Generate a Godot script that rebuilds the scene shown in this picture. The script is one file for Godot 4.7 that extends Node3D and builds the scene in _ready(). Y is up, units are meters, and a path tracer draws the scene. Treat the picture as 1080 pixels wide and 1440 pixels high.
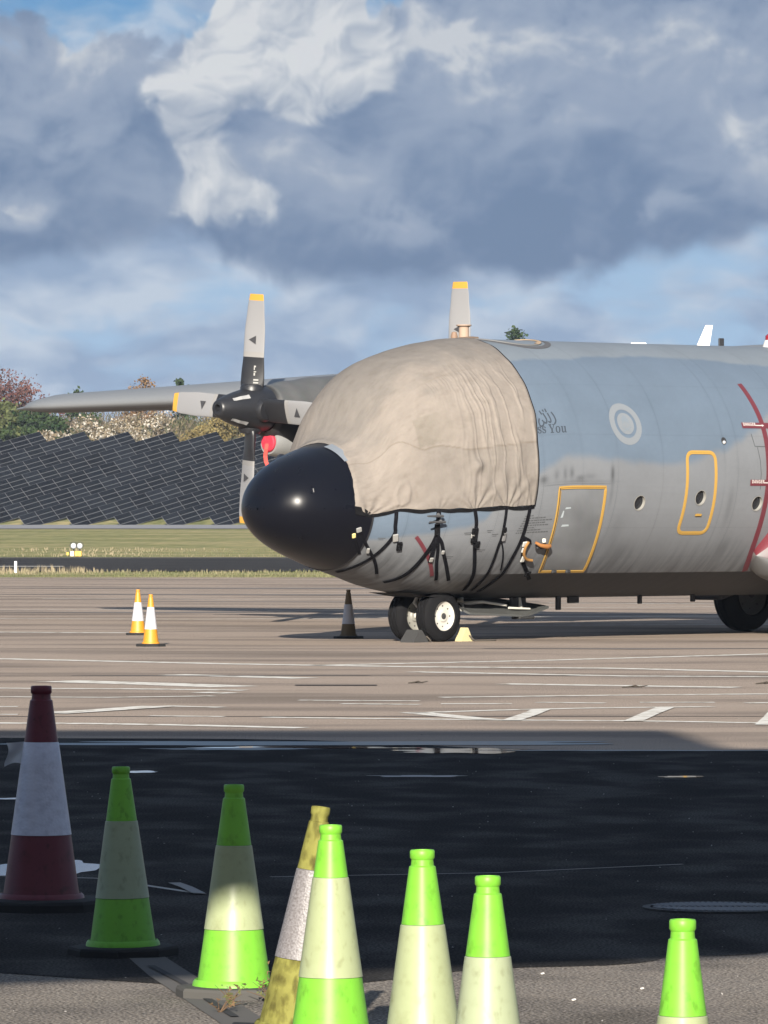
extends Node3D
# An aircraft apron: a grey transport aircraft with a canvas cover over its cockpit, traffic cones in the foreground, solar panels and trees far behind.

const EXPOSURE := 2.4
const FOCAL := 8200.0      # pixels of the 1080 x 1440 photograph
const EYE := 2.07          # height of the lens above the apron
const SUN_UP := 19.0
const SUN_SIDE := 4.5

var rng := RandomNumberGenerator.new()
var M := {}
var used := {}
var craft: Node3D
const FINE := ["bolts", "words", "script", "small_print", "stencil", "scratch", "emblem", "panel_seam", "soot_mark", "crown", "stem"]  # pieces too small to pick apart


# ---------------------------------------------------------------- mesh collector
class Acc:
	var p := PackedVector3Array()
	var n := PackedVector3Array()
	var c := PackedColorArray()
	var t := PackedVector2Array()
	var i := PackedInt32Array()

	func tri(a: Vector3, b: Vector3, d: Vector3, o: Vector3, col := Color.WHITE) -> void:
		var q := (d - a).cross(b - a)
		if q.dot((a + b + d) / 3.0 - o) < 0.0:
			var s := b
			b = d
			d = s
			q = -q
		q = q.normalized()
		var k := p.size()
		p.append_array([a, b, d])
		n.append_array([q, q, q])
		c.append_array([col, col, col])
		t.append_array([Vector2(a.x, a.y), Vector2(b.x, b.y), Vector2(d.x, d.y)])
		i.append_array([k, k + 1, k + 2])

	func quad(a: Vector3, b: Vector3, d: Vector3, e: Vector3, o: Vector3, col := Color.WHITE) -> void:
		tri(a, b, d, o, col)
		tri(a, d, e, o, col)

	func box(x: Transform3D, s: Vector3, v := 0.0, col := Color.WHITE) -> void:
		# a box of size s round x, its edges chamfered by v
		var h := s / 2.0
		var o := x.origin
		var k := func(sx: float, sy: float, sz: float, ax: int) -> Vector3:
			var q := Vector3(sx * h.x, sy * h.y, sz * h.z)
			if ax != 0: q.x -= sx * v
			if ax != 1: q.y -= sy * v
			if ax != 2: q.z -= sz * v
			return x * q
		for ax in 3:
			for sg in [-1.0, 1.0]:
				var r := []
				for w in [[-1, -1], [1, -1], [1, 1], [-1, 1]]:
					var e := [0.0, 0.0, 0.0]
					e[ax] = sg
					e[(ax + 1) % 3] = float(w[0])
					e[(ax + 2) % 3] = float(w[1])
					r.append(k.call(e[0], e[1], e[2], ax))
				quad(r[0], r[1], r[2], r[3], o, col)
		if v <= 0.0:
			return
		for ax in 3:
			for s1 in [-1.0, 1.0]:
				for s2 in [-1.0, 1.0]:
					var r := []
					for s3 in [-1.0, 1.0]:
						var e := [0.0, 0.0, 0.0]
						e[ax] = s3
						e[(ax + 1) % 3] = s1
						e[(ax + 2) % 3] = s2
						r.append(k.call(e[0], e[1], e[2], (ax + 1) % 3))
						r.append(k.call(e[0], e[1], e[2], (ax + 2) % 3))
					quad(r[0], r[1], r[3], r[2], o, col)
		for sx in [-1.0, 1.0]:
			for sy in [-1.0, 1.0]:
				for sz in [-1.0, 1.0]:
					tri(k.call(sx, sy, sz, 0), k.call(sx, sy, sz, 1), k.call(sx, sy, sz, 2), o, col)

	func grid(rows: Array, round_ := false, flip := false, cols := [], uvs := []) -> void:
		# rows of points, joined smoothly; round_ closes each row on itself
		var w: int = rows[0].size()
		var k := p.size()
		var hgt := rows.size()
		for r in hgt:
			p.append_array(rows[r])
		var nn := PackedVector3Array()
		nn.resize(w * hgt)
		var last := w if round_ else w - 1
		for r in hgt - 1:
			for s in last:
				var a := r * w + s
				var b := r * w + (s + 1) % w
				var d := a + w
				var e := b + w
				var f := [a, b, e, a, e, d]
				if flip:
					f = [a, e, b, a, d, e]
				for g in [0, 3]:
					var q := (p[k + f[g + 2]] - p[k + f[g]]).cross(p[k + f[g + 1]] - p[k + f[g]])
					nn[f[g]] += q
					nn[f[g + 1]] += q
					nn[f[g + 2]] += q
					i.append_array([k + f[g], k + f[g + 1], k + f[g + 2]])
		for s in w * hgt:
			n.append(nn[s].normalized() if nn[s].length_squared() > 1e-20 else Vector3.UP)
		for r in hgt:
			for s in w:
				c.append(cols[r][s] if cols else Color.WHITE)
				t.append(uvs[r][s] if uvs else Vector2(p[k + r * w + s].x, p[k + r * w + s].z))

	func lathe(prof: Array, seg: int, x := Transform3D(), cols := []) -> void:
		# profile of Vector2(radius, height) from bottom to top turned round the y axis of x; corners over 35 degrees stay sharp
		var m := prof.size()
		for s in m - 1:
			var a: Vector2 = prof[s]
			var b: Vector2 = prof[s + 1]
			var here := (b - a).normalized()
			var before := here
			var after := here
			if s > 0:
				var q: Vector2 = (a - prof[s - 1]).normalized()
				if q.dot(here) > 0.82: before = q + here
			if s < m - 2:
				var q: Vector2 = (prof[s + 2] - b).normalized()
				if q.dot(here) > 0.82: after = q + here
			var k := p.size()
			for g in seg + 1:
				var ang := TAU * g / seg
				var ca := cos(ang)
				var sa := sin(ang)
				p.append(x * Vector3(a.x * ca, a.y, a.x * sa))
				p.append(x * Vector3(b.x * ca, b.y, b.x * sa))
				n.append((x.basis * Vector3(before.y * ca, -before.x, before.y * sa)).normalized())
				n.append((x.basis * Vector3(after.y * ca, -after.x, after.y * sa)).normalized())
				c.append(cols[s] if cols else Color.WHITE)
				c.append(cols[s + 1] if cols else Color.WHITE)
				t.append(Vector2(float(g) / seg * 6.0, a.y * 6.0))
				t.append(Vector2(float(g) / seg * 6.0, b.y * 6.0))
			for g in seg:
				var q := k + g * 2
				i.append_array([q, q + 3, q + 1, q, q + 2, q + 3])

	func tube(path: Array, rad: Array, sides := 6, col := Color.WHITE, ends := true) -> void:
		var rows := []
		var cols := []
		var side := Vector3.ZERO
		for s in path.size():
			var d: Vector3 = path[mini(s + 1, path.size() - 1)] - path[maxi(s - 1, 0)]
			d = d.normalized()
			if side == Vector3.ZERO:
				side = d.cross(Vector3.UP if absf(d.y) < 0.9 else Vector3.RIGHT).normalized()
			side = (side - d * side.dot(d)).normalized()
			var up := side.cross(d)
			var row := PackedVector3Array()
			var cr := PackedColorArray()
			for g in sides:
				var a := TAU * g / sides
				row.append(path[s] + (side * cos(a) + up * sin(a)) * rad[mini(s, rad.size() - 1)])
				cr.append(col)
			rows.append(row)
			cols.append(cr)
		grid(rows, true, false, cols)
		if ends:
			for e in [0, path.size() - 1]:
				var o: Vector3 = path[1] if e == 0 else path[path.size() - 2]
				for g in range(1, sides - 1):
					tri(rows[e][0], rows[e][g], rows[e][g + 1], o, col)

	func mesh() -> ArrayMesh:
		var a := []
		a.resize(Mesh.ARRAY_MAX)
		a[Mesh.ARRAY_VERTEX] = p
		a[Mesh.ARRAY_NORMAL] = n
		a[Mesh.ARRAY_COLOR] = c
		a[Mesh.ARRAY_TEX_UV] = t
		a[Mesh.ARRAY_INDEX] = i
		var m := ArrayMesh.new()
		m.add_surface_from_arrays(Mesh.PRIMITIVE_TRIANGLES, a)
		return m


# ---------------------------------------------------------------- nodes
func numbered(called: String) -> String:
	var k: int = used.get(called, 0)
	used[called] = k + 1
	return called if k == 0 else "%s_%03d" % [called, k]


func tag(o: Node, label: String, category: String, group := "", kind := "") -> Node:
	if label: o.set_meta("label", label)
	if category: o.set_meta("category", category)
	if group: o.set_meta("group", group)
	if kind: o.set_meta("kind", kind)
	return o


func thing(called: String, label: String, category: String, at := Vector3.ZERO, turn := 0.0, group := "") -> Node3D:
	var o := Node3D.new()
	o.name = numbered(called)
	add_child(o, true)
	o.position = at
	o.rotation.y = turn
	tag(o, label, category, group)
	return o


func obj(called: String, what, m: Material, parent: Node = null) -> MeshInstance3D:
	var o := MeshInstance3D.new()
	o.mesh = what.mesh() if what is Acc else what
	o.material_override = m
	if parent == null:
		o.name = numbered(called)
		add_child(o, true)
	else:
		var k := 0
		var nm := called
		while parent.has_node(nm):
			k += 1
			nm = "%s_%03d" % [called, k]
		o.name = nm
		parent.add_child(o, true)
		if called in FINE: o.set_meta("kind", "stuff")
	return o


func part(called: String, parent: Node) -> Node3D:
	var o := Node3D.new()
	var k := 0
	var nm := called
	while parent.has_node(nm):
		k += 1
		nm = "%s_%03d" % [called, k]
	o.name = nm
	parent.add_child(o, true)
	return o


func struct(called: String, what, m: Material, parent: Node = null) -> MeshInstance3D:
	var o := obj(called, what, m, parent)
	if parent == null:
		o.set_meta("kind", "structure")
	return o


# ---------------------------------------------------------------- measures taken from the photograph
func at(x: float, y: float, d: float) -> Vector3:
	return Vector3((x - 540.0) / FOCAL * d, EYE - (y - 720.0) / FOCAL * d, -d)


func ground(x: float, y: float, h := 0.0) -> Vector3:
	var d := (EYE - h) * FOCAL / (y - 720.0)
	return Vector3((x - 540.0) / FOCAL * d, h, -d)


# ---------------------------------------------------------------- materials
func lin(r: float, g: float, b: float) -> Color:
	return Color(r, g, b).linear_to_srgb()


func mat(r: float, g: float, b: float, rough := 0.7, metal := 0.0, spec := 0.5) -> StandardMaterial3D:
	var m := StandardMaterial3D.new()
	m.albedo_color = lin(r, g, b)
	m.roughness = rough
	m.metallic = metal
	m.metallic_specular = spec
	return m


func tinted(rough := 0.7, metal := 0.0, spec := 0.5) -> StandardMaterial3D:
	var m := mat(1, 1, 1, rough, metal, spec)
	m.vertex_color_use_as_albedo = true
	return m


func noise(sd: int, freq: float, oct := 4, type := FastNoiseLite.TYPE_SIMPLEX_SMOOTH) -> FastNoiseLite:
	var f := FastNoiseLite.new()
	f.seed = sd
	f.noise_type = type
	f.frequency = freq
	f.fractal_type = FastNoiseLite.FRACTAL_FBM if oct > 1 else FastNoiseLite.FRACTAL_NONE
	f.fractal_octaves = oct
	return f


func ramped(f: FastNoiseLite, size: int, stops: Array, cols: Array) -> NoiseTexture2D:
	var t := NoiseTexture2D.new()
	t.width = size
	t.height = size
	t.seamless = true
	t.noise = f
	var g := Gradient.new()
	g.offsets = PackedFloat32Array(stops)
	g.colors = PackedColorArray(cols)
	t.color_ramp = g
	return t


func bumps(f: FastNoiseLite, size: int, strength: float) -> NoiseTexture2D:
	var t := NoiseTexture2D.new()
	t.width = size
	t.height = size
	t.seamless = true
	t.noise = f
	t.as_normal_map = true
	t.bump_strength = strength
	return t


func painted(w: int, h: int, f: Callable) -> ImageTexture:
	# f(x, y) gives the sRGB colour of a pixel; rows are shared out between threads
	var rows := []
	rows.resize(h)
	var job := func(y: int) -> void:
		var b := PackedByteArray()
		b.resize(w * 3)
		for x in w:
			var q: Color = f.call(x, y)
			b[x * 3] = clampi(int(q.r * 255.0 + 0.5), 0, 255)
			b[x * 3 + 1] = clampi(int(q.g * 255.0 + 0.5), 0, 255)
			b[x * 3 + 2] = clampi(int(q.b * 255.0 + 0.5), 0, 255)
		rows[y] = b
	WorkerThreadPool.wait_for_group_task_completion(WorkerThreadPool.add_group_task(job, h))
	var all := PackedByteArray()
	for b in rows:
		all.append_array(b)
	return ImageTexture.create_from_image(Image.create_from_data(w, h, false, Image.FORMAT_RGB8, all))


# ---------------------------------------------------------------- sky: x, y are photograph pixels continued over the whole sky (8200 to the radian)
var n_warp := noise(11, 0.0042, 3)
var n_warp2 := noise(12, 0.0042, 3)
var n_det := noise(13, 0.0085, 6)
var n_bil := noise(14, 0.011, 4)
var n_low := noise(15, 0.0035, 5)
var n_edge := noise(16, 0.008, 5)
var n_far := noise(17, 0.00023, 3)
const HEAPS := [  # sharp edged cumulus: x, y, half width, half height, weight
	[405, 30, 140, 66, 1.05], [300, 112, 62, 48, 0.9], [470, 92, 84, 52, 0.95], [280, 190, 50, 56, 0.66], [312, 265, 78, 46, 0.85], [425, 148, 50, 22, 0.6], [345, 20, 60, 60, 0.5], [512, 60, 36, 50, 0.4]]
const LUMPS := [  # soft brighter parts of the deck: x, y, half width, half height, brightness
	[668, 70, 105, 68, 0.85], [600, 30, 60, 40, 0.3], [900, 62, 135, 52, 0.5], [1045, 130, 70, 100, 0.34], [120, 92, 130, 40, 0.55], [35, 296, 52, 24, 0.7], [60, 200, 120, 50, 0.28], [440, 235, 95, 38, 0.42],
	[570, 312, 85, 34, 0.50], [935, 300, 55, 13, 0.42], [1062, 215, 50, 50, 0.35], [822, 185, 50, 15, 0.34], [770, 150, 60, 36, 0.15]]
const BASE := [[-400, 372], [0, 378], [110, 374], [175, 350], [235, 340], [285, 352], [320, 386], [420, 398], [600, 402], [850, 396], [930, 368], [1010, 350], [1090, 338], [1500, 372]]
const CROWN := [[-400, 60], [0, 40], [120, 52], [235, 62], [290, 40], [315, -40], [505, -40], [520, 12], [560, 14], [580, -40], [1080, -60], [1500, -60]]


func along(tab: Array, x: float) -> float:
	if x <= tab[0][0]: return tab[0][1]
	for k in tab.size() - 1:
		if x <= tab[k + 1][0]:
			var f: float = (x - tab[k][0]) / (tab[k + 1][0] - tab[k][0])
			return lerpf(tab[k][1], tab[k + 1][1], smoothstep(0.0, 1.0, f))
	return tab[-1][1]


func sky_at(x: float, y: float, fine: bool) -> Color:
	var clear := Color(0.44, 0.625, 0.80).lerp(Color(0.635, 0.75, 0.865), smoothstep(-40.0, 430.0, y))
	clear = clear.lerp(Color(0.30, 0.49, 0.73), smoothstep(0.0, -5000.0, y))
	var wx := n_warp.get_noise_2d(x, y)
	var wy := n_warp2.get_noise_2d(x, y)
	var qx := x + wx * 30.0
	var qy := y + wy * 22.0
	var det := n_det.get_noise_2d(qx, qy * 1.2) if fine else 0.0
	# far thin banks under the deck
	var bank := n_low.get_noise_2d(qx * 0.7 + 900.0, qy * 1.9) + 0.22 * det
	var kb := smoothstep(-0.46, 0.16, bank + 0.14) * 0.93
	var tone := clampf(0.46 + 1.25 * n_low.get_noise_2d(qx * 0.8 + 3000.0, qy * 2.2) + 0.5 * det, 0.0, 1.0)
	var col := clear.lerp(Color(0.575, 0.655, 0.765).lerp(Color(0.755, 0.80, 0.86), tone), kb * smoothstep(-800.0, 250.0, y))
	# the deck
	var inside := smoothstep(2200.0, 1100.0, absf(x - 540.0)) * smoothstep(-1500.0, -300.0, y)
	var e := n_edge.get_noise_2d(qx, qy) * 0.6 + 0.5 * det
	var base := lerpf(390.0 + 200.0 * n_far.get_noise_2d(x, 40.0), along(BASE, x), inside)
	var low := smoothstep(10.0, -36.0, y - base - e * 34.0 - wy * 16.0)
	var top := lerpf(-1000.0, along(CROWN, x), inside)
	var high := smoothstep(-12.0, 14.0, y - top - e * 80.0)
	var wide := smoothstep(-0.16, 0.1, n_far.get_noise_2d(x, y * 1.8) + 0.12 + 0.05 * e)  # broken cover over the rest of the sky
	var cover := low * lerpf(wide, high, inside)
	if cover > 0.001:
		var b := 0.0
		var heap := 0.0
		if inside > 0.0:
			for l in LUMPS:
				var dx: float = (qx + wx * 25.0 + e * 26.0 - l[0]) / l[2]
				var dy: float = (qy + wy * 20.0 + e * 20.0 - l[1]) / l[3]
				var r := dx * dx + dy * dy
				if r < 6.0:
					b += l[4] * exp(-r)
			for l in HEAPS:
				var dx: float = (qx - l[0]) / l[2]
				var dy: float = (qy - l[1]) / l[3]
				var r := dx * dx + dy * dy
				if r < 6.0:
					heap += l[4] * exp(-r)
			b *= inside
		b += (1.0 - inside) * clampf(n_far.get_noise_2d(x * 3.0 + 9000.0, y * 3.0) + 0.35, 0.0, 0.8)
		var puff := 0.0
		if fine:
			puff = (det - n_det.get_noise_2d(qx - 8.0, (qy - 12.0) * 1.2)) + 0.10 * (1.0 - absf(n_bil.get_noise_2d(qx, qy)) * 3.0)
		var lum := b * (0.86 + 0.45 * det + 0.4 * e) + puff * (0.10 + 0.45 * minf(b, 1.0)) + 0.22 * n_low.get_noise_2d(qx, qy * 1.6) + 0.07 * det
		lum += 0.20 * smoothstep(370.0, 40.0, y) + 0.04 + 0.16 * n_low.get_noise_2d(x * 0.6 + 700.0, y * 0.9)
		lum = clampf(lum, 0.0, 1.0)
		var dark := Color(0.43, 0.515, 0.64)
		var mid := Color(0.585, 0.645, 0.735)
		var lit := Color(0.79, 0.81, 0.835)
		var cc := dark.lerp(mid, smoothstep(-0.12, 0.42, lum)).lerp(lit, smoothstep(0.35, 1.15, lum))
		if heap > 0.06:
			# cauliflower heaps: rounded lumps with creases between, lit from the upper left
			var ax := qx * 0.62 + wx * 14.0
			var ay := qy * 0.70 + wy * 14.0
			var h0 := 0.5 * absf(n_bil.get_noise_2d(ax, ay)) + 0.75 * n_det.get_noise_2d(ax * 0.9 + 400.0, ay * 0.9) + 0.15 * absf(n_bil.get_noise_2d(ax * 2.3 + 70.0, ay * 2.3))
			var h1 := 0.5 * absf(n_bil.get_noise_2d(ax - 5.0, ay - 8.0)) + 0.75 * n_det.get_noise_2d(ax * 0.9 + 395.0, ay * 0.9 - 8.0) + 0.15 * absf(n_bil.get_noise_2d(ax * 2.3 + 64.0, ay * 2.3 - 8.0))
			var crisp := smoothstep(0.26, 0.58, heap * 0.95 + 0.5 * h0 + 0.30 * e + 0.15 * det) * smoothstep(0.06, 0.24, heap) * inside
			var glow := clampf(0.36 + 0.26 * smoothstep(0.3, 1.2, heap) + 1.15 * (h0 - h1) + 0.55 * h0 + 0.14 * smoothstep(240.0, 30.0, y), 0.0, 1.0)
			cc = cc.lerp(Color(0.585, 0.64, 0.72).lerp(Color(0.85, 0.862, 0.875), glow), crisp * 0.95)
		col = col.lerp(cc, cover)
	if y > 700.0:
		col = col.lerp(Color(0.30, 0.30, 0.29), smoothstep(715.0, 800.0, y))
	return col


func make_sky() -> void:
	var env := Environment.new()
	env.background_mode = Environment.BG_SKY
	env.tonemap_mode = Environment.TONE_MAPPER_LINEAR
	env.tonemap_exposure = EXPOSURE
	env.background_energy_multiplier = 1.0 / EXPOSURE
	env.fog_enabled = true       # thin air between the lens and the trees
	env.fog_light_color = Color(0.80, 0.85, 0.92)
	env.fog_density = 0.00011
	env.sdfgi_enabled = true
	env.ssao_enabled = true
	env.ssil_enabled = true
	var pano := PanoramaSkyMaterial.new()
	pano.panorama = painted(1024, 512, func(x: int, y: int) -> Color:
		var az := ((x + 0.5) / 1024.0 - 0.5) * TAU
		var el := (0.5 - (y + 0.5) / 512.0) * PI
		return sky_at(540.0 + FOCAL * sin(az) * (1.0 if absf(az) < PI / 2 else 2.0) if absf(az) < PI / 2 else 540.0 + FOCAL * signf(az) * (2.0 - sin(absf(az))), 720.0 - FOCAL * el, absf(az) < 0.7 and absf(el - 0.2) < 0.3))
	var sky := Sky.new()
	sky.sky_material = pano
	env.sky = sky
	var we := WorldEnvironment.new()
	we.name = "world"
	we.environment = env
	add_child(we)
	# the part of the sky before the lens again at full sharpness, as a piece of a dome ten kilometres away
	const W := 2048
	const H := 800
	var wide := deg_to_rad(14.0)
	var lo := deg_to_rad(-0.4)
	var hi := deg_to_rad(10.1)
	var tex := painted(W, H, func(x: int, y: int) -> Color:
		return sky_at(540.0 + FOCAL * sin(((x + 0.5) / W * 2.0 - 1.0) * wide), 720.0 - FOCAL * lerpf(hi, lo, (y + 0.5) / H), true))
	var a := Acc.new()
	var rows := []
	var uvs := []
	for r in 25:
		var row := PackedVector3Array()
		var uv := PackedVector2Array()
		for s in 49:
			var el := lerpf(hi, lo, r / 24.0)
			var az := (s / 24.0 - 1.0) * wide
			row.append(Vector3(sin(az) * cos(el), sin(el), -cos(az) * cos(el)) * 10000.0 + Vector3(0, EYE, 0))
			uv.append(Vector2(s / 48.0, r / 24.0))
		rows.append(row)
		uvs.append(uv)
	a.grid(rows, false, false, [], uvs)
	var m := StandardMaterial3D.new()
	m.shading_mode = BaseMaterial3D.SHADING_MODE_UNSHADED
	m.albedo_texture = tex
	m.albedo_color = lin(1.0 / EXPOSURE, 1.0 / EXPOSURE, 1.0 / EXPOSURE)
	m.texture_repeat = false
	struct("sky", a, m)


func make_sun() -> void:
	var sun := DirectionalLight3D.new()
	sun.name = "sun"
	sun.light_energy = 1.55
	sun.light_color = Color(1.0, 0.965, 0.91)
	sun.light_angular_distance = 0.5
	sun.shadow_enabled = true
	sun.rotation_degrees = Vector3(-SUN_UP, -SUN_SIDE, 0)
	add_child(sun)


# ---------------------------------------------------------------- ground
func sheet(x0: float, x1: float, z0: float, z1: float, y: float, nx := 1, nz := 1) -> Acc:
	var a := Acc.new()
	var rows := []
	for r in nz + 1:
		var row := PackedVector3Array()
		for s in nx + 1:
			row.append(Vector3(lerpf(x0, x1, float(s) / nx), y, lerpf(z0, z1, float(r) / nz)))
		rows.append(row)
	a.grid(rows, false, true)
	return a


func ribbon(pts: Array, w: Array, y: float) -> Acc:
	# a flat painted strip through points on the ground, w wide
	var a := Acc.new()
	var rows := [PackedVector3Array(), PackedVector3Array()]
	for k in pts.size():
		var d: Vector3 = (pts[mini(k + 1, pts.size() - 1)] - pts[maxi(k - 1, 0)]).normalized()
		var s := Vector3(d.z, 0, -d.x) * float(w[mini(k, w.size() - 1)]) / 2.0
		var q: Vector3 = pts[k]
		q.y = y
		rows[0].append(q + s)
		rows[1].append(q - s)
	a.grid(rows, false, true)
	return a


func blot(c: Vector3, rx: float, rz: float, y: float, sd: int, rough := 0.35, n := 64) -> Acc:
	# a flat patch with an uneven outline
	var f := noise(sd, 0.55, 2)
	var a := Acc.new()
	for k in n:
		var pt := []
		for j in [k, (k + 1) % n]:
			var an: float = TAU * j / n
			var r := 1.0 + rough * f.get_noise_2d(cos(an) * 1.6 + 7.0, sin(an) * 1.6) + 0.12 * rough * sin(an * 9.0 + sd)
			pt.append(Vector3(c.x + cos(an) * rx * r, y, c.z + sin(an) * rz * r))
		a.tri(Vector3(c.x, y, c.z), pt[0], pt[1], Vector3(c.x, y - 1.0, c.z))
	return a


func stretched(m: StandardMaterial3D, base: Texture2D, k: Vector3, over: Texture2D, k2: Vector3) -> void:
	m.albedo_texture = base
	m.uv1_triplanar = true
	m.uv1_world_triplanar = true
	m.uv1_scale = k
	if over:
		m.detail_enabled = true
		m.detail_blend_mode = BaseMaterial3D.BLEND_MODE_MUL
		m.detail_albedo = over
		m.detail_uv_layer = BaseMaterial3D.DETAIL_UV_2
		m.uv2_triplanar = true
		m.uv2_world_triplanar = true
		m.uv2_scale = k2


func bank_height(z: float) -> float:
	# height of the land along the line of sight
	var d := -z
	if d < 268.0: return 0.0
	if d < 402.0: return 0.92 * smoothstep(268.0, 402.0, d) * 0.5 + 0.92 * (d - 268.0) / 268.0
	if d < 416.0: return lerpf(0.92, 1.15, (d - 402.0) / 14.0)
	if d < 448.0: return 1.15 + maxf(0.0, d - 419.0) * 0.193
	return 6.75 + 0.004 * minf(d - 448.0, 300.0)


func make_ground() -> void:
	var speck := ramped(noise(21, 0.23, 3, FastNoiseLite.TYPE_SIMPLEX), 512, [0.0, 0.38, 0.50, 0.62, 0.72, 1.0], [lin(0.20, 0.19, 0.185), lin(0.44, 0.425, 0.41), lin(0.66, 0.64, 0.62), lin(0.82, 0.80, 0.77), lin(1, 0.98, 0.93), lin(1, 1, 0.98)])
	var blotch := ramped(noise(22, 0.012, 5), 512, [0.0, 0.38, 0.55, 1.0], [lin(0.5, 0.5, 0.5), lin(0.74, 0.74, 0.75), lin(0.93, 0.92, 0.91), lin(1, 1, 1)])
	var grain := bumps(noise(24, 0.2, 3), 512, 5.0)
	# land: one sheet out to the horizon
	var grass := mat(0.375, 0.345, 0.25, 1.0, 0.0, 0.1)
	var straw := ramped(noise(25, 0.03, 5), 512, [0.0, 0.42, 0.56, 1.0], [lin(0.45, 0.47, 0.34), lin(0.58, 0.60, 0.44), lin(0.80, 0.76, 0.58), lin(0.95, 0.88, 0.70)])
	var sward := ramped(noise(26, 0.02, 4), 512, [0.0, 0.45, 0.6, 1.0], [lin(0.58, 0.66, 0.48), lin(0.78, 0.84, 0.70), lin(1, 0.97, 0.88), lin(1, 1, 0.94)])
	stretched(grass, straw, Vector3(0.045, 0.05, 0.05), sward, Vector3(0.006, 0.01, 0.012))
	var land := Acc.new()
	var rows := []
	for z in [300.0, 0.0, -100.0, -184.0, -205.0, -230.0, -268.0, -290.0, -310.0, -330.0, -350.0, -370.0, -390.0, -402.0, -409.0, -416.0, -424.0, -432.0, -440.0, -448.0, -470.0, -500.0, -600.0, -800.0, -1500.0, -9000.0]:
		var row := PackedVector3Array()
		for s in 41:
			var x := (s - 20) * 40.0
			if absf(x) > 500.0: x *= 8.0
			row.append(Vector3(x, bank_height(z) - 0.03, z))
		rows.append(row)
	land.grid(rows, false, false)
	struct("grassland", land, grass)
	# concrete apron and the tarmac before it
	var conc := mat(0.485, 0.410, 0.352, 1.0, 0.0, 0.04)
	stretched(conc, speck, Vector3(0.5, 0.5, 0.22), blotch, Vector3(0.018, 0.05, 0.05))
	struct("apron", sheet(-300, 300, -50.6, -184.5, 0.0, 6, 4), conc)
	var tar := mat(0.33, 0.305, 0.28, 1.0, 0.0, 0.02)
	stretched(tar, speck, Vector3(0.40, 0.40, 0.36), blotch, Vector3(0.11, 0.2, 0.07))
	tar.normal_enabled = true
	tar.normal_texture = grain
	tar.normal_scale = 0.8
	struct("tarmac", sheet(-300, 300, 120, -50.6, 0.0, 6, 4), tar)
	# taxiway, the service road below the panels
	var strip := mat(0.075, 0.077, 0.084, 1.0, 0.0, 0.02)
	stretched(strip, speck, Vector3(0.4, 0.4, 0.1), blotch, Vector3(0.02, 0.05, 0.08))
	struct("taxiway", sheet(-400, 400, -204, -268, 0.0, 6, 2), strip)
	var road := Acc.new()
	road.grid([PackedVector3Array([Vector3(-400, 0.93, -402), Vector3(400, 0.93, -402)]), PackedVector3Array([Vector3(-400, 1.16, -416), Vector3(400, 1.16, -416)])])
	struct("service_road", road, mat(0.22, 0.22, 0.225, 1.0, 0.0, 0.1))
	var paint := mat(0.62, 0.60, 0.55, 0.9, 0.0, 0.2)
	var wear := ramped(noise(27, 0.05, 5), 256, [0.0, 0.33, 0.44, 1.0], [lin(0.5, 0.46, 0.42), lin(0.62, 0.58, 0.54), lin(0.95, 0.94, 0.92), lin(1, 1, 1)])
	stretched(paint, wear, Vector3(0.3, 0.5, 0.3), null, Vector3.ONE)
	# painted lines on the apron, each by the points where the photograph shows it
	for l in [
		[[-30, 926], [330, 934], [590, 938], [860, 940], [1110, 946], 0.42], [[440, 936], [760, 929], [1110, 919], 0.30], [[240, 949], [430, 954], 0.5],
		[[580, 945], [880, 951], [1110, 952], 0.36], [[706, 962], [1036, 967], 0.42], [[80, 958], [220, 962], [330, 966], 0.75], [[-20, 968], [180, 969], [345, 971], 0.3],
		[[290, 975], [318, 974], 0.5], [[-20, 980], [150, 981], [300, 979], 0.22], [[620, 981], [860, 978], [1100, 976], 0.26], [[420, 985], [590, 986], 0.2], [[-20, 994], [25, 994], 0.25],
		[[228, 993], [312, 995], 0.22], [[480, 990], [590, 991], 0.2], [[620, 990], [720, 990], 0.22], [[755, 988], [850, 989], 0.22], [[900, 988], [1005, 988], 0.22], [[1050, 989], [1110, 988], 0.22],
		[[578, 1002], [640, 1008], [692, 1013], 0.30], [[578, 1003], [700, 999], [830, 996], [1002, 994], 0.22], [[370, 1009], [540, 1011], [720, 1013], [892, 1014], [1075, 1017], 0.24],
		[[-20, 1017], [130, 1018], [260, 1020], [425, 1024], 0.32], [[210, 1007], [315, 1008], 0.2], [[-20, 1005], [25, 1005], 0.2],
		[[-20, 870], [280, 871], [700, 868], [1110, 866], 0.25], [[-20, 889], [150, 890], [185, 890], 0.4], [[-20, 858], [500, 856], [1110, 853], 0.2], [[770, 848], [1110, 850], 0.3], [[60, 842], [330, 843], [540, 842], 0.25], [[700, 880], [1110, 878], 0.2],
	]:
		var pts := []
		for k in l.size() - 1:
			pts.append(ground(l[k][0], l[k][1]))
		struct("painted_line", ribbon(pts, [l[-1]], 0.004), paint)
	for l in [[[718, 1014], [745, 1005], [762, 998]], [[890, 1015], [914, 1004], [937, 995]], [[1075, 1020], [1088, 1008], [1098, 996]]]:
		var a: Vector3 = ground(l[0][0], l[0][1])
		struct("painted_line", ribbon([a, ground(l[1][0], l[1][1]), ground(l[2][0], l[2][1])], [0.19], 0.008), paint)
	struct("painted_line", ribbon([ground(70, 1004), ground(150, 999), ground(222, 994)], [0.4], 0.008), paint)
	var line2 := mat(0.55, 0.50, 0.36, 0.9)
	struct("painted_line", ribbon([Vector3(-60, 0, -263), Vector3(60, 0, -263)], [0.8], 0.006), line2)
	struct("painted_line", ribbon([Vector3(-18, 0, -222), Vector3(-12.2, 0, -222)], [1.6], 0.006), paint)
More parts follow.
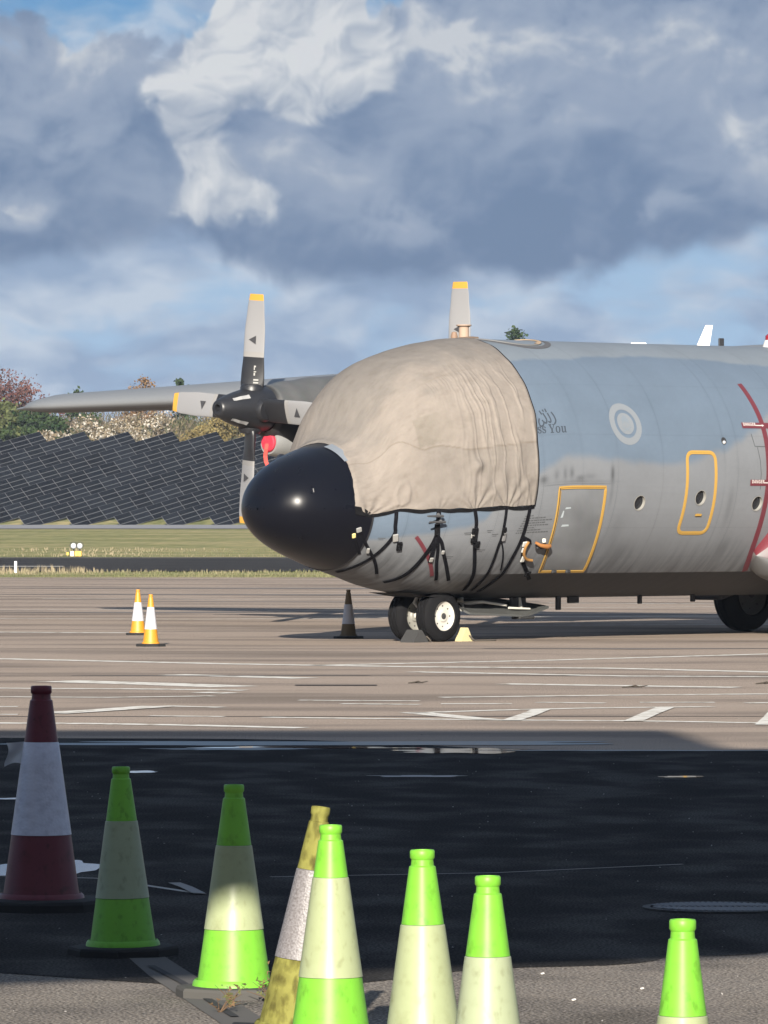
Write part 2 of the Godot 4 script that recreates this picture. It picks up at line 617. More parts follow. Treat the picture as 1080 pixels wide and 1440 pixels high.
	# joints between the concrete slabs and old tar bands
	var bitumen := mat(0.045, 0.045, 0.047, 0.95, 0.0, 0.2)
	var band := mat(0.16, 0.145, 0.135, 1.0, 0.0, 0.15)
	for k in 9:
		var z := -59.0 - 14.6 * k
		struct("slab_joint", ribbon([Vector3(-60, 0, z + 0.6), Vector3(60, 0, z - 0.6)], [0.10], 0.003), bitumen)
	struct("tar_patch", ribbon([ground(415, 964), ground(530, 964)], [0.32], 0.006), bitumen)
	for l in [[-20, 1083, 836, 2.2], [200, 760, 846, 1.2], [-20, 480, 861, 1.4], [300, 1100, 864, 1.0], [680, 1100, 912, 0.7], [-20, 1100, 827, 3.0], [100, 520, 950, 0.3]]:
		struct("tar_patch", ribbon([ground(l[0], l[2]), ground((l[0] + l[1]) / 2.0, l[2] + 0.7), ground(l[1], l[2])], [l[3] * 0.2, l[3], l[3] * 0.3], 0.005), band)
	# near tarmac: worn joints, a filled trench, puddles
	struct("tar_patch", ribbon([ground(190, 1335), ground(240, 1372), ground(345, 1440), ground(420, 1500)], [0.16, 0.2], 0.004), mat(0.11, 0.105, 0.10, 1.0, 0.0, 0.1))
	struct("slab_joint", ribbon([ground(212, 1360), ground(255, 1383), ground(330, 1432)], [0.035], 0.009), bitumen)
	struct("slab_joint", ribbon([ground(-20, 1232), ground(140, 1236), ground(285, 1258)], [0.05], 0.004), mat(0.30, 0.29, 0.27, 1.0))
	struct("slab_joint", ribbon([ground(380, 1234), ground(700, 1228), ground(960, 1216)], [0.03], 0.004), mat(0.26, 0.25, 0.24, 1.0))
	struct("painted_line", ribbon([ground(245, 1244), ground(262, 1250), ground(280, 1259)], [0.07], 0.012), mat(0.20, 0.195, 0.19, 1.0))
	# wet stretches of tarmac, also painted dark to deepen the shade here
	var wet_shade := mat(0.115, 0.115, 0.117, 1.0, 0.0, 0.02)
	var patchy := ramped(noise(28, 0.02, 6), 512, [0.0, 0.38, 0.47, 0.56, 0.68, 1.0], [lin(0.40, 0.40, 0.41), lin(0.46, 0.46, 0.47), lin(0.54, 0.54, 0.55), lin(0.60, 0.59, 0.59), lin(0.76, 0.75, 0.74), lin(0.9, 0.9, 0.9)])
	stretched(wet_shade, speck, Vector3(0.40, 0.40, 0.36), patchy, Vector3(0.10, 0.2, 0.06))
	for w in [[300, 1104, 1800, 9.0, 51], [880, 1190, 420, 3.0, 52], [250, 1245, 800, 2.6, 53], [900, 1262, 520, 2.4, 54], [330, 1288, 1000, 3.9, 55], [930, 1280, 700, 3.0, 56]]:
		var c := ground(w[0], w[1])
		struct("wet_shaded_tarmac", blot(c, w[2] * -c.z / FOCAL, w[3], 0.0005 + 0.0004 * (w[4] - 50), w[4], 0.4, 120), wet_shade)
	var water := mat(0.02, 0.022, 0.025, 0.03, 0.0, 0.5)
	var damp := mat(0.045, 0.047, 0.052, 0.34, 0.0, 0.35)
	for w in [[60, 1222, 82, 11, 31, 0.5, water], [655, 1057, 92, 3.2, 32, 0.7, water], [330, 1054, 120, 1.6, 33, 0.7, damp], [960, 1093, 34, 1.0, 34, 0.6, water], [480, 1046, 420, 3.0, 35, 0.5, damp], [880, 1056, 220, 0.7, 36, 0.6, damp], [190, 1086, 30, 1.3, 37, 0.6, water],
			[420, 1052, 140, 1.3, 38, 0.5, water], [590, 1092, 60, 1.2, 39, 0.6, damp], [10, 1124, 30, 1.2, 43, 0.6, water]]:
		var c := ground(w[0], w[1])
		var d := -c.z
		struct("puddle", blot(c, w[2] * d / FOCAL, w[3] * d * d / (EYE * FOCAL), 0.005, w[4], w[5], 72), w[6])
	# loose stones, a few caught by the sun
	var stones := Acc.new()
	rng.seed = 77
	for k in 420:
		var d := rng.randf_range(19.0, 60.0)
		var s := rng.randf_range(0.003, 0.007)
		var q := Vector3(rng.randf_range(-0.08, 0.08) * d, s * 0.4, -d)
		var v := rng.randf_range(0.10, 0.30)
		stones.box(Transform3D(Basis(Vector3(rng.randf(), rng.randf(), rng.randf()).normalized(), rng.randf() * TAU), q), Vector3(s, s * 0.7, s * 1.3), 0.0, Color(v, v * 0.97, v * 0.92))
	struct("gravel", stones, tinted(0.95)).set_meta("kind", "stuff")


func make_grass() -> void:
	# rough grass along both sides of the taxiway
	rng.seed = 31
	var blades := Acc.new()
	for k in 5:
		var x := rng.randf_range(-0.1, 0.1)
		var l := Vector3(rng.randf_range(-0.16, 0.16), rng.randf_range(0.6, 1.0), rng.randf_range(-0.1, 0.1))
		var w := Vector3(0.035, 0, rng.randf_range(-0.02, 0.02))
		blades.tri(Vector3(x, 0, 0) - w, Vector3(x, 0, 0) + w, Vector3(x, 0, 0) + l, Vector3(0, 0, -9), Color.WHITE)
	var bm := blades.mesh()
	var places := []
	var f := noise(61, 0.07, 3)
	for k in 11000:
		var d := rng.randf_range(185.0, 204.0) if k % 3 < 2 else rng.randf_range(268.5, 300.0)
		var x := rng.randf_range(-0.11, 0.11) * d
		var v := f.get_noise_2d(x, d * 0.5)
		var s := rng.randf_range(0.05, 0.15) + maxf(0.0, v) * 0.16
		if d > 196.0 and d < 204.0 and v > 0.22: s *= 1.6
		var dry := clampf(0.5 + v * 1.6 + rng.randf_range(-0.3, 0.3), 0.0, 1.0)
		if d < 194.0: dry *= 0.35
		places.append([Transform3D(Basis(Vector3.UP, rng.randf() * TAU).scaled(Vector3(s * 1.5, s, s * 1.5)), Vector3(x, -0.02 + bank_height(-d), -d)), Color(0.105, 0.115, 0.055).lerp(Color(0.25, 0.21, 0.14), dry)])
	scatter("rough_grass", bm, places, tinted(1.0, 0.0, 0.1))


func scatter(called: String, m: Mesh, places: Array, material: Material) -> void:
	var mm := MultiMesh.new()
	mm.transform_format = MultiMesh.TRANSFORM_3D
	mm.use_colors = true
	mm.mesh = m
	mm.instance_count = places.size()
	for k in places.size():
		mm.set_instance_transform(k, places[k][0])
		mm.set_instance_color(k, places[k][1])
	var o := MultiMeshInstance3D.new()
	o.multimesh = mm
	o.material_override = material
	o.name = numbered(called)
	add_child(o, true)
	o.set_meta("kind", "stuff")
	o.set_meta("label", "rough green and straw coloured grass along the taxiway edges")


# ---------------------------------------------------------------- an unseen pier added overhead, shaped to throw the shade across the tarmac
func make_added_pier() -> void:
	var t := thing("added_pier", "unseen raised pier on columns, added and shaped to shade the tarmac", "building", Vector3(0, 0, -12))
	var clad := mat(0.42, 0.42, 0.42, 0.8)
	var side := Acc.new()
	# outline in x and y, upper edge stepping down to the right, floor rising to the right
	var top := [Vector2(-45, 14.3), Vector2(-0.55, 14.3), Vector2(0.1, 12.8), Vector2(45, 12.5)]
	var floor_ := [Vector2(-45, 4.4), Vector2(-4.0, 5.17), Vector2(2.0, 6.20), Vector2(45, 7.0)]
	for z in [-2.0, 2.0]:
		for k in 3:
			side.quad(Vector3(floor_[k].x, floor_[k].y, z), Vector3(floor_[k + 1].x, floor_[k + 1].y, z), Vector3(top[k + 1].x, top[k + 1].y, z), Vector3(top[k].x, top[k].y, z), Vector3(0, 9, 0))
	for k in 3:
		side.quad(Vector3(top[k].x, top[k].y, -2), Vector3(top[k + 1].x, top[k + 1].y, -2), Vector3(top[k + 1].x, top[k + 1].y, 2), Vector3(top[k].x, top[k].y, 2), Vector3(0, 9, 0))
		side.quad(Vector3(floor_[k].x, floor_[k].y, -2), Vector3(floor_[k + 1].x, floor_[k + 1].y, -2), Vector3(floor_[k + 1].x, floor_[k + 1].y, 2), Vector3(floor_[k].x, floor_[k].y, 2), Vector3(0, 9, 0))
	for x in [0, 3]:
		side.quad(Vector3(floor_[x].x, floor_[x].y, -2), Vector3(top[x].x, top[x].y, -2), Vector3(top[x].x, top[x].y, 2), Vector3(floor_[x].x, floor_[x].y, 2), Vector3(0, 9, 0))
	obj("wall", side, clad, t)
	var glass := mat(0.05, 0.07, 0.09, 0.08, 0.0, 0.6)
	for k in 12:
		var a := Acc.new()
		a.box(Transform3D(Basis(), Vector3(-41 + k * 7.4, 9.4, -2.03)), Vector3(4.6, 1.7, 0.06), 0.01)
		obj("window", a, glass, t)
	for x in [-34.0, -21.0, 22.0, 35.0]:
		var a := Acc.new()
		a.box(Transform3D(Basis(), Vector3(x, 2.3, 0)), Vector3(0.7, 4.6 if x < 0 else 6.6, 0.7), 0.03)
		obj("column", a, mat(0.35, 0.35, 0.34, 0.9), t)


# ---------------------------------------------------------------- aircraft hull: u metres aft of the nose wheels, phi degrees from the top over the port side
const HULL := [  # u, top, bottom, half width, height of greatest width, squareness of the upper half
	[-3.60, 2.14, 2.10, 0.02, 2.12, 2.0], [-3.57, 2.33, 1.93, 0.26, 2.13, 2.0], [-3.48, 2.51, 1.78, 0.46, 2.13, 2.0], [-3.30, 2.71, 1.62, 0.68, 2.13, 2.0], [-3.00, 2.90, 1.45, 0.86, 2.13, 2.0],
	[-2.60, 3.05, 1.30, 1.01, 2.13, 2.0], [-2.13, 3.20, 1.15, 1.13, 2.15, 2.1], [-1.95, 3.38, 1.10, 1.21, 2.18, 2.3], [-1.60, 3.95, 1.01, 1.37, 2.25, 2.5], [-1.10, 4.37, 0.87, 1.58, 2.37, 2.5],
	[-0.60, 4.58, 0.78, 1.76, 2.50, 2.4], [0.00, 4.74, 0.71, 1.92, 2.62, 2.2], [0.70, 4.83, 0.68, 2.03, 2.72, 2.05], [1.50, 4.86, 0.67, 2.09, 2.77, 2.0], [2.40, 4.86, 0.67, 2.10, 2.77, 2.0], [15.0, 4.88, 0.67, 2.10, 2.77, 2.0],
	[19.0, 4.85, 1.6, 1.75, 3.2, 2.0], [24.5, 4.7, 3.7, 0.55, 4.2, 2.0], [25.5, 4.5, 4.1, 0.15, 4.3, 2.0]]
const CHINE := 143.4
var slopes := []


func hull_slopes() -> void:
	for col in range(1, 6):
		var m := []
		for k in HULL.size():
			if k == 0 or k == HULL.size() - 1:
				var j := mini(k, HULL.size() - 2)
				m.append((HULL[j + 1][col] - HULL[j][col]) / (HULL[j + 1][0] - HULL[j][0]))
				continue
			var h0: float = HULL[k][0] - HULL[k - 1][0]
			var h1: float = HULL[k + 1][0] - HULL[k][0]
			var d0: float = (HULL[k][col] - HULL[k - 1][col]) / h0
			var d1: float = (HULL[k + 1][col] - HULL[k][col]) / h1
			if d0 * d1 <= 0.0:
				m.append(0.0)
			else:
				var w1 := 2.0 * h1 + h0
				var w2 := h1 + 2.0 * h0
				m.append((w1 + w2) / (w1 / d0 + w2 / d1))
		slopes.append(m)


func section(u: float) -> Array:
	var k := 0
	while k < HULL.size() - 2 and u > HULL[k + 1][0]:
		k += 1
	var h: float = HULL[k + 1][0] - HULL[k][0]
	var s := clampf((u - HULL[k][0]) / h, 0.0, 1.0)
	var s2 := s * s
	var s3 := s2 * s
	var out := []
	for col in range(1, 6):
		out.append((2 * s3 - 3 * s2 + 1) * HULL[k][col] + (s3 - 2 * s2 + s) * h * slopes[col - 1][k] + (-2 * s3 + 3 * s2) * HULL[k + 1][col] + (s3 - s2) * h * slopes[col - 1][k + 1])
	return out


func on_section(q: Array, u: float, phi: float) -> Vector3:
	var a := deg_to_rad(phi)
	var s := sin(a)
	var c := cos(a)
	var y: float
	var z: float
	if c >= 0.0:
		var e: float = 2.0 / q[4]
		y = q[3] + (q[0] - q[3]) * pow(c, e)
		z = q[2] * signf(s) * pow(absf(s), e)
	else:
		y = q[3] + (q[3] - q[1]) * c
		z = q[2] * s
	if absf(phi) > CHINE:
		var k := smoothstep(-0.6, 1.0, u)
		var f := (absf(phi) - CHINE) / (180.0 - CHINE)
		var yc: float = q[3] + (q[3] - q[1]) * cos(deg_to_rad(CHINE))
		var zc: float = q[2] * sin(deg_to_rad(CHINE)) * signf(phi)
		y = lerpf(y, yc + (q[1] - yc) * f * (1.5 - 0.5 * f), k)
		z = lerpf(z, zc * (1.0 - f), k)
	return Vector3(u, y, z)


func hull(u: float, phi: float, off := 0.0) -> Vector3:
	var p := on_section(section(u), u, phi)
	return p if off == 0.0 else p + hull_out(u, phi) * off


func hull_out(u: float, phi: float) -> Vector3:
	var du := hull(minf(u + 0.02, 25.4), phi) - hull(maxf(u - 0.02, -3.58), phi)
	var dp := hull(u, phi + 0.6) - hull(u, phi - 0.6)
	var q := dp.cross(du).normalized()
	return q if q.dot(hull(u, phi) - Vector3(u, 2.6, 0.0)) > 0.0 else -q


func stamp(a: Acc, tris: PackedVector3Array, u: float, phi: float, off: float, turn := 0.0, slant := 0.0) -> void:
	# lays flat triangles (x aft, y up, z outwards, in metres) on the hull at u, phi
	var q := section(u)
	var deg := rad_to_deg(1.0) / maxf(0.8, q[2])
	for k in range(0, tris.size(), 3):
		var v := []
		for j in 3:
			var p := tris[k + j]
			p.x += p.y * slant
			var x := p.x * cos(turn) - p.y * sin(turn)
			var y := p.x * sin(turn) + p.y * cos(turn)
			v.append(hull(u + x, phi - y * deg, off + p.z))
		a.tri(v[0], v[1], v[2], Vector3(u, 2.6, 0))


func disc(r0: float, r1: float, n := 40) -> PackedVector3Array:
	var out := PackedVector3Array()
	for k in n:
		var a := TAU * k / n
		var b := TAU * (k + 1) / n
		var p := [Vector3(cos(a), sin(a), 0), Vector3(cos(b), sin(b), 0)]
		out.append_array([p[0] * r0, p[0] * r1, p[1] * r1, p[0] * r0, p[1] * r1, p[1] * r0])
	return out


func fan(pts: Array) -> PackedVector3Array:
	var out := PackedVector3Array()
	var flat := PackedVector2Array()
	for p in pts:
		flat.append(Vector2(p[0], p[1]))
	for k in Geometry2D.triangulate_polygon(flat):
		out.append(Vector3(flat[k].x, flat[k].y, 0))
	return out


func lettering(words: String, size: float, face := "Droid Sans", bold := true) -> PackedVector3Array:
	# triangles of a line of text, capitals about size high, starting at the origin
	var f := SystemFont.new()
	f.font_names = PackedStringArray([face])
	if bold: f.font_weight = 700
	var t := TextMesh.new()
	t.font = f
	t.text = words
	t.font_size = 64
	t.pixel_size = size / 46.0
	t.depth = 0.0
	t.curve_step = 4.0
	t.horizontal_alignment = HORIZONTAL_ALIGNMENT_LEFT
	t.vertical_alignment = VERTICAL_ALIGNMENT_BOTTOM
	var out := PackedVector3Array()
	var arr := t.get_mesh_arrays()
	var vs: PackedVector3Array = arr[Mesh.ARRAY_VERTEX]
	var ix: PackedInt32Array = arr[Mesh.ARRAY_INDEX]
	if ix.is_empty():
		return vs
	for k in ix:
		out.append(Vector3(vs[k].x, vs[k].y, 0))
	return out


func spline(pts: Array, n: int) -> Array:
	# Vector2 points of a smooth curve through pts
	var out := []
	for k in pts.size() - 1:
		var p0: Vector2 = pts[maxi(k - 1, 0)]
		var p1: Vector2 = pts[k]
		var p2: Vector2 = pts[k + 1]
		var p3: Vector2 = pts[mini(k + 2, pts.size() - 1)]
		for j in n:
			out.append(p1.cubic_interpolate(p2, p0, p3, float(j) / n))
	out.append(pts[-1])
	return out


func band_on(a: Acc, pts: Array, w: float, off: float, thick: float, lift := 0.0, shut := false) -> void:
	# a flat strip along (u, phi) points on the hull; lift is how far its middle stands off where it hangs free
	var m := pts.size()
	var top := []
	for k in m:
		var p: Vector2 = pts[k]
		var before: Vector2 = pts[(k - 1 + m) % m if shut else maxi(k - 1, 0)]
		var after: Vector2 = pts[(k + 1) % m if shut else mini(k + 1, m - 1)]
		var o := hull_out(p.x, p.y)
		var x := hull(p.x, p.y) + o * (off + lift * sin(PI * k / (m - 1.0)))
		var d := (hull(after.x, after.y) - hull(before.x, before.y)).normalized()
		var s := d.cross(o).normalized() * w / 2.0
		top.append([x - s, x + s, x - s + o * thick, x + s + o * thick, x + o * (thick * 0.5)])
	for k in (m if shut else m - 1):
		var p: Array = top[k]
		var q: Array = top[(k + 1) % m]
		var c: Vector3 = (p[4] + q[4]) / 2.0
		a.quad(p[2], p[3], q[3], q[2], c - (p[2] - p[0]) * 2.0)
		a.quad(p[0], p[2], q[2], q[0], c)
		a.quad(p[1], p[3], q[3], q[1], c)
		a.quad(p[0], p[1], q[1], q[0], c + (p[2] - p[0]) * 2.0)


func v2(l: Array) -> Array:
	var out := []
	for p in l:
		out.append(Vector2(p[0], p[1]))
	return out


const CAMO := [[-2.6, 122.0], [-2.11, 120.7], [-1.42, 116.2], [-0.67, 113.3], [-0.35, 110.0], [-0.1, 101.0], [0.2, 95.0], [0.57, 90.5], [0.86, 88.3], [1.24, 84.8], [1.72, 84.3], [2.2, 86.3], [2.87, 87.5], [3.54, 87.8], [3.97, 87.0], [4.84, 82.2], [5.31, 77.2], [5.61, 72.8], [6.4, 62.0], [8.5, 66.0]]
var n_p1 := noise(41, 1.3, 5)
var n_p2 := noise(42, 7.0, 3)
var n_p3 := noise(43, 0.5, 3)


func hull_paint(u: float, phi: float) -> Color:
	var soft := n_p1.get_noise_2d(u, phi * 0.036)
	var grey := Color(0.148, 0.157, 0.170)
	var blue := Color(0.098, 0.130, 0.172)
	var roof := Color(0.142, 0.165, 0.188)
	var edge := along(CAMO, u) - phi
	var col := grey.lerp(blue, smoothstep(-2.4, 2.4, edge + soft * 1.2))
	col = col.lerp(roof, smoothstep(1.5, -1.5, phi - 31.5 - 3.0 * sin(u * 0.9 + 1.0) - soft * 2.0))
	var k := 1.0 + 0.05 * soft + 0.03 * n_p2.get_noise_2d(u, phi * 0.036) + 0.07 * n_p3.get_noise_2d(u, phi * 0.05)
	# rain streaks and grime below the doors, plus a fade to darker towards the belly
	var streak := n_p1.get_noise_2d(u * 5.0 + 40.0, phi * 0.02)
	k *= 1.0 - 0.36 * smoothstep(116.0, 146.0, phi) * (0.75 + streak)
	# smudges above the crew door
	for s in [[0.72, 94.0, 0.09, 1.6, 0.40], [0.98, 92.3, 0.05, 2.6, 0.30], [1.16, 92.2, 0.04, 2.8, 0.42], [1.30, 92.0, 0.05, 2.4, 0.40], [1.50, 94.3, 0.10, 1.2, 0.30], [1.72, 93.6, 0.12, 1.3, 0.25], [2.23, 92.3, 0.045, 3.6, 0.5], [2.24, 101.0, 0.04, 7.0, 0.2], [1.5, 95.8, 0.7, 0.7, 0.2], [2.55, 118.0, 0.2, 9.0, 0.16], [2.9, 130.0, 0.35, 7.0, 0.14], [5.1, 108.0, 0.07, 9.0, 0.22], [5.3, 128.0, 0.15, 7.0, 0.2], [-0.9, 127.0, 0.3, 3.0, 0.15], [0.2, 132.0, 0.4, 3.0, 0.16]]:
		var dx: float = (u - s[0]) / s[2]
		var dy: float = (phi - s[1]) / s[3]
		var r := dx * dx + dy * dy
		if r < 7.0:
			k *= 1.0 - s[4] * exp(-r) * (1.0 + 0.7 * soft)
	# skin joints
	for s in [-1.62, -0.95, -0.1, 0.72, 1.55, 2.36, 3.42, 4.9, 5.22, 6.5, 7.6]:
		var gap := absf(u - s)
		if gap < 0.05:
			k *= 1.0 - 0.24 * smoothstep(0.012, 0.004, gap) * (0.7 + 0.6 * streak)
			k *= 1.0 - 0.12 * smoothstep(0.012, 0.006, absf(gap - 0.03)) * smoothstep(0.3, 0.8, sin(phi * 5.0))
	for s in [50.0, 75.0, 96.8, 117.0, 133.0]:
		k *= 1.0 - 0.14 * smoothstep(0.32, 0.1, absf(phi - s + 0.05 * sin(u * 3.0))) * (0.6 if s != 96.8 else smoothstep(0.9, 0.55, absf(u - 1.45)) * 2.0)
	col = Color(col.r * k, col.g * k, col.b * k).lerp(Color(0.022, 0.024, 0.029), smoothstep(143.0, 144.0, phi) * 0.85 * smoothstep(-0.8, 1.2, u))   # the belly's shade, painted dark below the chine
	return col.linear_to_srgb()


const PORTHOLES := [[2.93, 105.3], [4.36, 102.9], [5.76, 105.5]]


func in_hole(u: float, phi: float) -> bool:
	for h in PORTHOLES:
		if absf(u - h[0]) < 0.179 and absf(phi - h[1]) < 4.99:
			return true
	return false


func make_hull(t: Node3D) -> MeshInstance3D:
	var us := []
	var u := -2.2
	while u < 8.6:
		us.append(u)
		u += 0.06
	while u < 25.5:
		us.append(u)
		u += 0.3
	us.append(25.5)
	for h in PORTHOLES:
		for e in [-0.18, 0.18]:
			us.append(h[0] + e)
	us.sort()
	var ps := []
	for k in 145:
		ps.append(-180.0 + k * 2.5)
	for h in PORTHOLES:
		for e in [-5.0, 5.0]:
			ps.append(h[1] + e)
	ps.append_array([CHINE, -CHINE])
	ps.sort()
	var clean := []
	for p in ps:
		if clean.is_empty() or p - clean[-1] > 0.02: clean.append(p)
	ps = clean
	# one smooth grid; quads over the windows are left out, the crease at the chine has doubled rows
	var a := Acc.new()
	var uvof := func(x: float, f: float) -> Vector2: return Vector2((minf(x, 8.55) + 2.6) / 11.2, absf(f) / 180.0)
	for g in [[-180.0, -CHINE], [-CHINE, CHINE], [CHINE, 180.0]]:
		var sub := []
		for p in ps:
			if p > g[0] - 0.001 and p < g[1] + 0.001: sub.append(p)
		var rows := []
		var uvs := []
		for x in us:
			var q := section(x)
			var row := PackedVector3Array()
			var uv := PackedVector2Array()
			for f in sub:
				row.append(on_section(q, x, f))
				uv.append(uvof.call(x, f))
			rows.append(row)
			uvs.append(uv)
		var k := a.i.size()
		a.grid(rows, false, true, [], uvs)
		if g[0] == -CHINE:
			var w := sub.size()
			var keep := a.i.slice(0, k)
			var at_ := k
			for r in us.size() - 1:
				for s in w - 1:
					if not in_hole((us[r] + us[r + 1]) / 2.0, (sub[s] + sub[s + 1]) / 2.0):
						keep.append_array(a.i.slice(at_, at_ + 6))
					at_ += 6
			a.i = keep
	for h in PORTHOLES:
		var rows := [PackedVector3Array(), PackedVector3Array(), PackedVector3Array()]
		var uvs := [PackedVector2Array(), PackedVector2Array(), PackedVector2Array()]
		for j in 49:
			var an := TAU * j / 48.0
			var c := Vector2(cos(an), sin(an))
			var e := c / maxf(absf(c.x), absf(c.y))
			var r := c * 0.128 / Vector2(0.18, 0.1833)
			for q in 3:
				var m := e.lerp(r, q / 2.0)
				var x: float = h[0] + m.x * 0.18
				var f: float = h[1] + m.y * 5.0
				rows[q].append(hull(x, f))
				uvs[q].append(uvof.call(x, f))
		a.grid(rows, false, false, [], uvs)
	var m := mat(1, 1, 1, 0.62, 0.0, 0.4)
	m.albedo_texture = painted(1536, 768, func(x: int, y: int) -> Color: return hull_paint(-2.6 + 11.2 * (x + 0.5) / 1536.0, 180.0 * (y + 0.5) / 768.0))
	m.texture_repeat = false
	var o := obj("fuselage", a, m, t)
	return o


func make_details(t: Node3D, body: Node3D) -> void:
	var yellow := mat(0.38, 0.225, 0.045, 0.65)
	var dark := mat(0.02, 0.021, 0.024, 0.7)
	var pale := mat(0.165, 0.182, 0.20, 0.7)
	var wine := mat(0.105, 0.018, 0.027, 0.65)
	var ink := mat(0.03, 0.04, 0.055, 0.8)
	# portholes: a sleeve through the skin, dark glass at its end
	for h in PORTHOLES:
		var w := part("porthole_window", body)
		var o := hull_out(h[0], h[1])
		var c := hull(h[0], h[1])
		var sx := Vector3(1, 0, 0)
		sx = (sx - o * sx.dot(o)).normalized()
		var x := Transform3D(Basis(sx, o, sx.cross(o)), c)
		var a := Acc.new()
		a.lathe([Vector2(0.130, 0.004), Vector2(0.130, 0.007), Vector2(0.120, 0.007), Vector2(0.118, -0.060)], 40, x)
		obj("frame", a, mat(0.22, 0.215, 0.20, 0.6), w)
		a = Acc.new()
		a.lathe([Vector2(0.118, -0.045), Vector2(0.001, -0.045)], 40, x)
		obj("pane", a, mat(0.012, 0.014, 0.018, 0.12, 0.0, 0.5), w)
	# crew door
	var door := part("crew_door", t)
	var left := spline(v2([[1.05, 98.2], [1.09, 110.5], [1.16, 123.5], [1.25, 133.0], [1.36, 141.5]]), 5)
	var right := spline(v2([[2.07, 98.2], [2.10, 109.2], [2.17, 121.8], [2.26, 132.0], [2.37, 141.5]]), 5)
	var a := Acc.new()
	var rows := []
	var cols := []
	for k in left.size():
		var row := PackedVector3Array()
		var cr := PackedColorArray()
		for j in 25:
			var q: Vector2 = (left[k] as Vector2).lerp(right[k], j / 24.0)
			row.append(hull(q.x, q.y, 0.006))
			var v := 0.136 * (1.0 + 0.25 * n_p1.get_noise_2d(q.x * 1.2, q.y * 0.05)) * (1.0 - 0.25 * exp(-pow((q.x - 1.85) * 3.0, 2.0) - pow((q.y - 118.0) / 9.0, 2.0)))
			cr.append(Color(v * 1.02, v * 1.08, v * 1.15))
		rows.append(row)
		cols.append(cr)
	a.grid(rows, false, false, cols)
	obj("door_panel", a, tinted(0.6), door)
	var loop := left.duplicate()
	var back := right.duplicate()
	back.reverse()
	var base := []
	for j in range(1, 8): base.append((left[-1] as Vector2).lerp(right[-1], j / 8.0))
	loop.append_array(base)
	loop.append_array(back)
	for j in range(1, 8): loop.append((right[0] as Vector2).lerp(left[0], j / 8.0))
	a = Acc.new()
	band_on(a, loop, 0.052, 0.012, 0.010, 0.0, true)
	obj("outline", a, yellow, door)
	a = Acc.new()
	var gap := []
	for q in left: gap.append(Vector2(q.x + 0.004, q.y))
	band_on(a, gap, 0.014, 0.0225, 0.002)
	obj("seal", a, dark, door)
	a = Acc.new()
	var gap2 := []
	for j in 9: gap2.append((left[0] as Vector2).lerp(right[0], j / 8.0) + Vector2(0, 0.1))
	band_on(a, gap2, 0.010, 0.0225, 0.002)
	obj("seal", a, mat(0.2, 0.11, 0.03, 0.8), door)
	for q in [[1.24, 108.0, 0.13, 0.03], [1.19, 112.0, 0.05, 0.12], [1.26, 116.3, 0.17, 0.04]]:
		a = Acc.new()
		stamp(a, fan([[0, 0], [q[2], 0.01], [q[2] * 0.9, q[3]], [0.02, q[3]]]), q[0], q[1], 0.0095)
		obj("scraped_patch", a, mat(0.33, 0.37, 0.39, 0.7), door)
	for q in [[1.66, 141.0], [1.98, 141.0]]:
		a = Acc.new()
		a.box(Transform3D(Basis(), hull(q[0], q[1], 0.03)), Vector3(0.10, 0.05, 0.05), 0.01)
		obj("hinge", a, dark, door)
	# handle: an orange lever on a bracket, a curved grab rail beside it
	a = Acc.new()
	var hp := []
	for q in [[0.80, 122.8, 0.06], [0.88, 123.6, 0.10], [1.02, 124.4, 0.10], [1.13, 124.8, 0.07]]: hp.append(hull(q[0], q[1], q[2]))
	a.tube(hp, [0.022, 0.03, 0.042, 0.035], 8)
	obj("door_handle", a, mat(0.30, 0.125, 0.035, 0.6), door)
	a = Acc.new()
	a.box(Transform3D(Basis(), hull(1.0, 126.0, 0.05)), Vector3(0.26, 0.035, 0.06), 0.01)
	obj("handle_bracket", a, dark, door)
	a = Acc.new()
	a.box(Transform3D(Basis(), hull(0.93, 121.5, 0.09)), Vector3(0.06, 0.07, 0.04), 0.01)
	obj("latch", a, mat(0.6, 0.58, 0.52, 0.5), door)
	a = Acc.new()
	hp = []
	for q in spline(v2([[0.66, 122.5], [0.645, 125.5], [0.70, 129.5], [0.82, 132.2], [0.95, 133.0]]), 4): hp.append(hull(q.x, q.y, 0.05))
	a.tube(hp, [0.024], 8)
	obj("grab_rail", a, mat(0.27, 0.14, 0.04, 0.6), door)
	# escape hatch: rounded yellow outline, its own porthole is above
	var hatch := part("escape_hatch", t)
	loop = []
	var corner := [Vector2(3.98, 82.6), Vector2(4.66, 82.6), Vector2(4.72, 119.6), Vector2(4.02, 119.6)]
	for k in 4:
		var p: Vector2 = corner[k]
		var q: Vector2 = corner[(k + 1) % 4]
		var o: Vector2 = corner[(k + 3) % 4]
		var r := 0.15
		var deg := 27.3
		var into := Vector2((p - o).x, (p - o).y / deg).normalized() * r
		var out := Vector2((q - p).x, (q - p).y / deg).normalized() * r
		into.y *= deg
		out.y *= deg
		var s := p - into
		var e := p + out
		for j in 7:
			var f := j / 6.0
			loop.append(s * (1 - f) * (1 - f) + p * 2.0 * f * (1 - f) + e * f * f)
		var nx := q - Vector2((q - p).x, (q - p).y / deg).normalized() * r * Vector2(1, deg)
		for j in range(1, 10): loop.append(e.lerp(nx, j / 10.0))
	a = Acc.new()
	band_on(a, loop, 0.062, 0.004, 0.006, 0.0, true)
	obj("outline", a, yellow, hatch)
	a = Acc.new()
	band_on(a, loop, 0.012, 0.0115, 0.002, 0.0, true)
	obj("seam", a, mat(0.36, 0.22, 0.05, 0.8), hatch)
	a = Acc.new()
	band_on(a, v2([[4.31, 110.7], [4.38, 110.6], [4.45, 110.7]]), 0.035, 0.012, 0.015)
	obj("handle", a, yellow, hatch)
	# small lamp in the side
	var lamp := part("side_lamp", t)
	a = Acc.new()
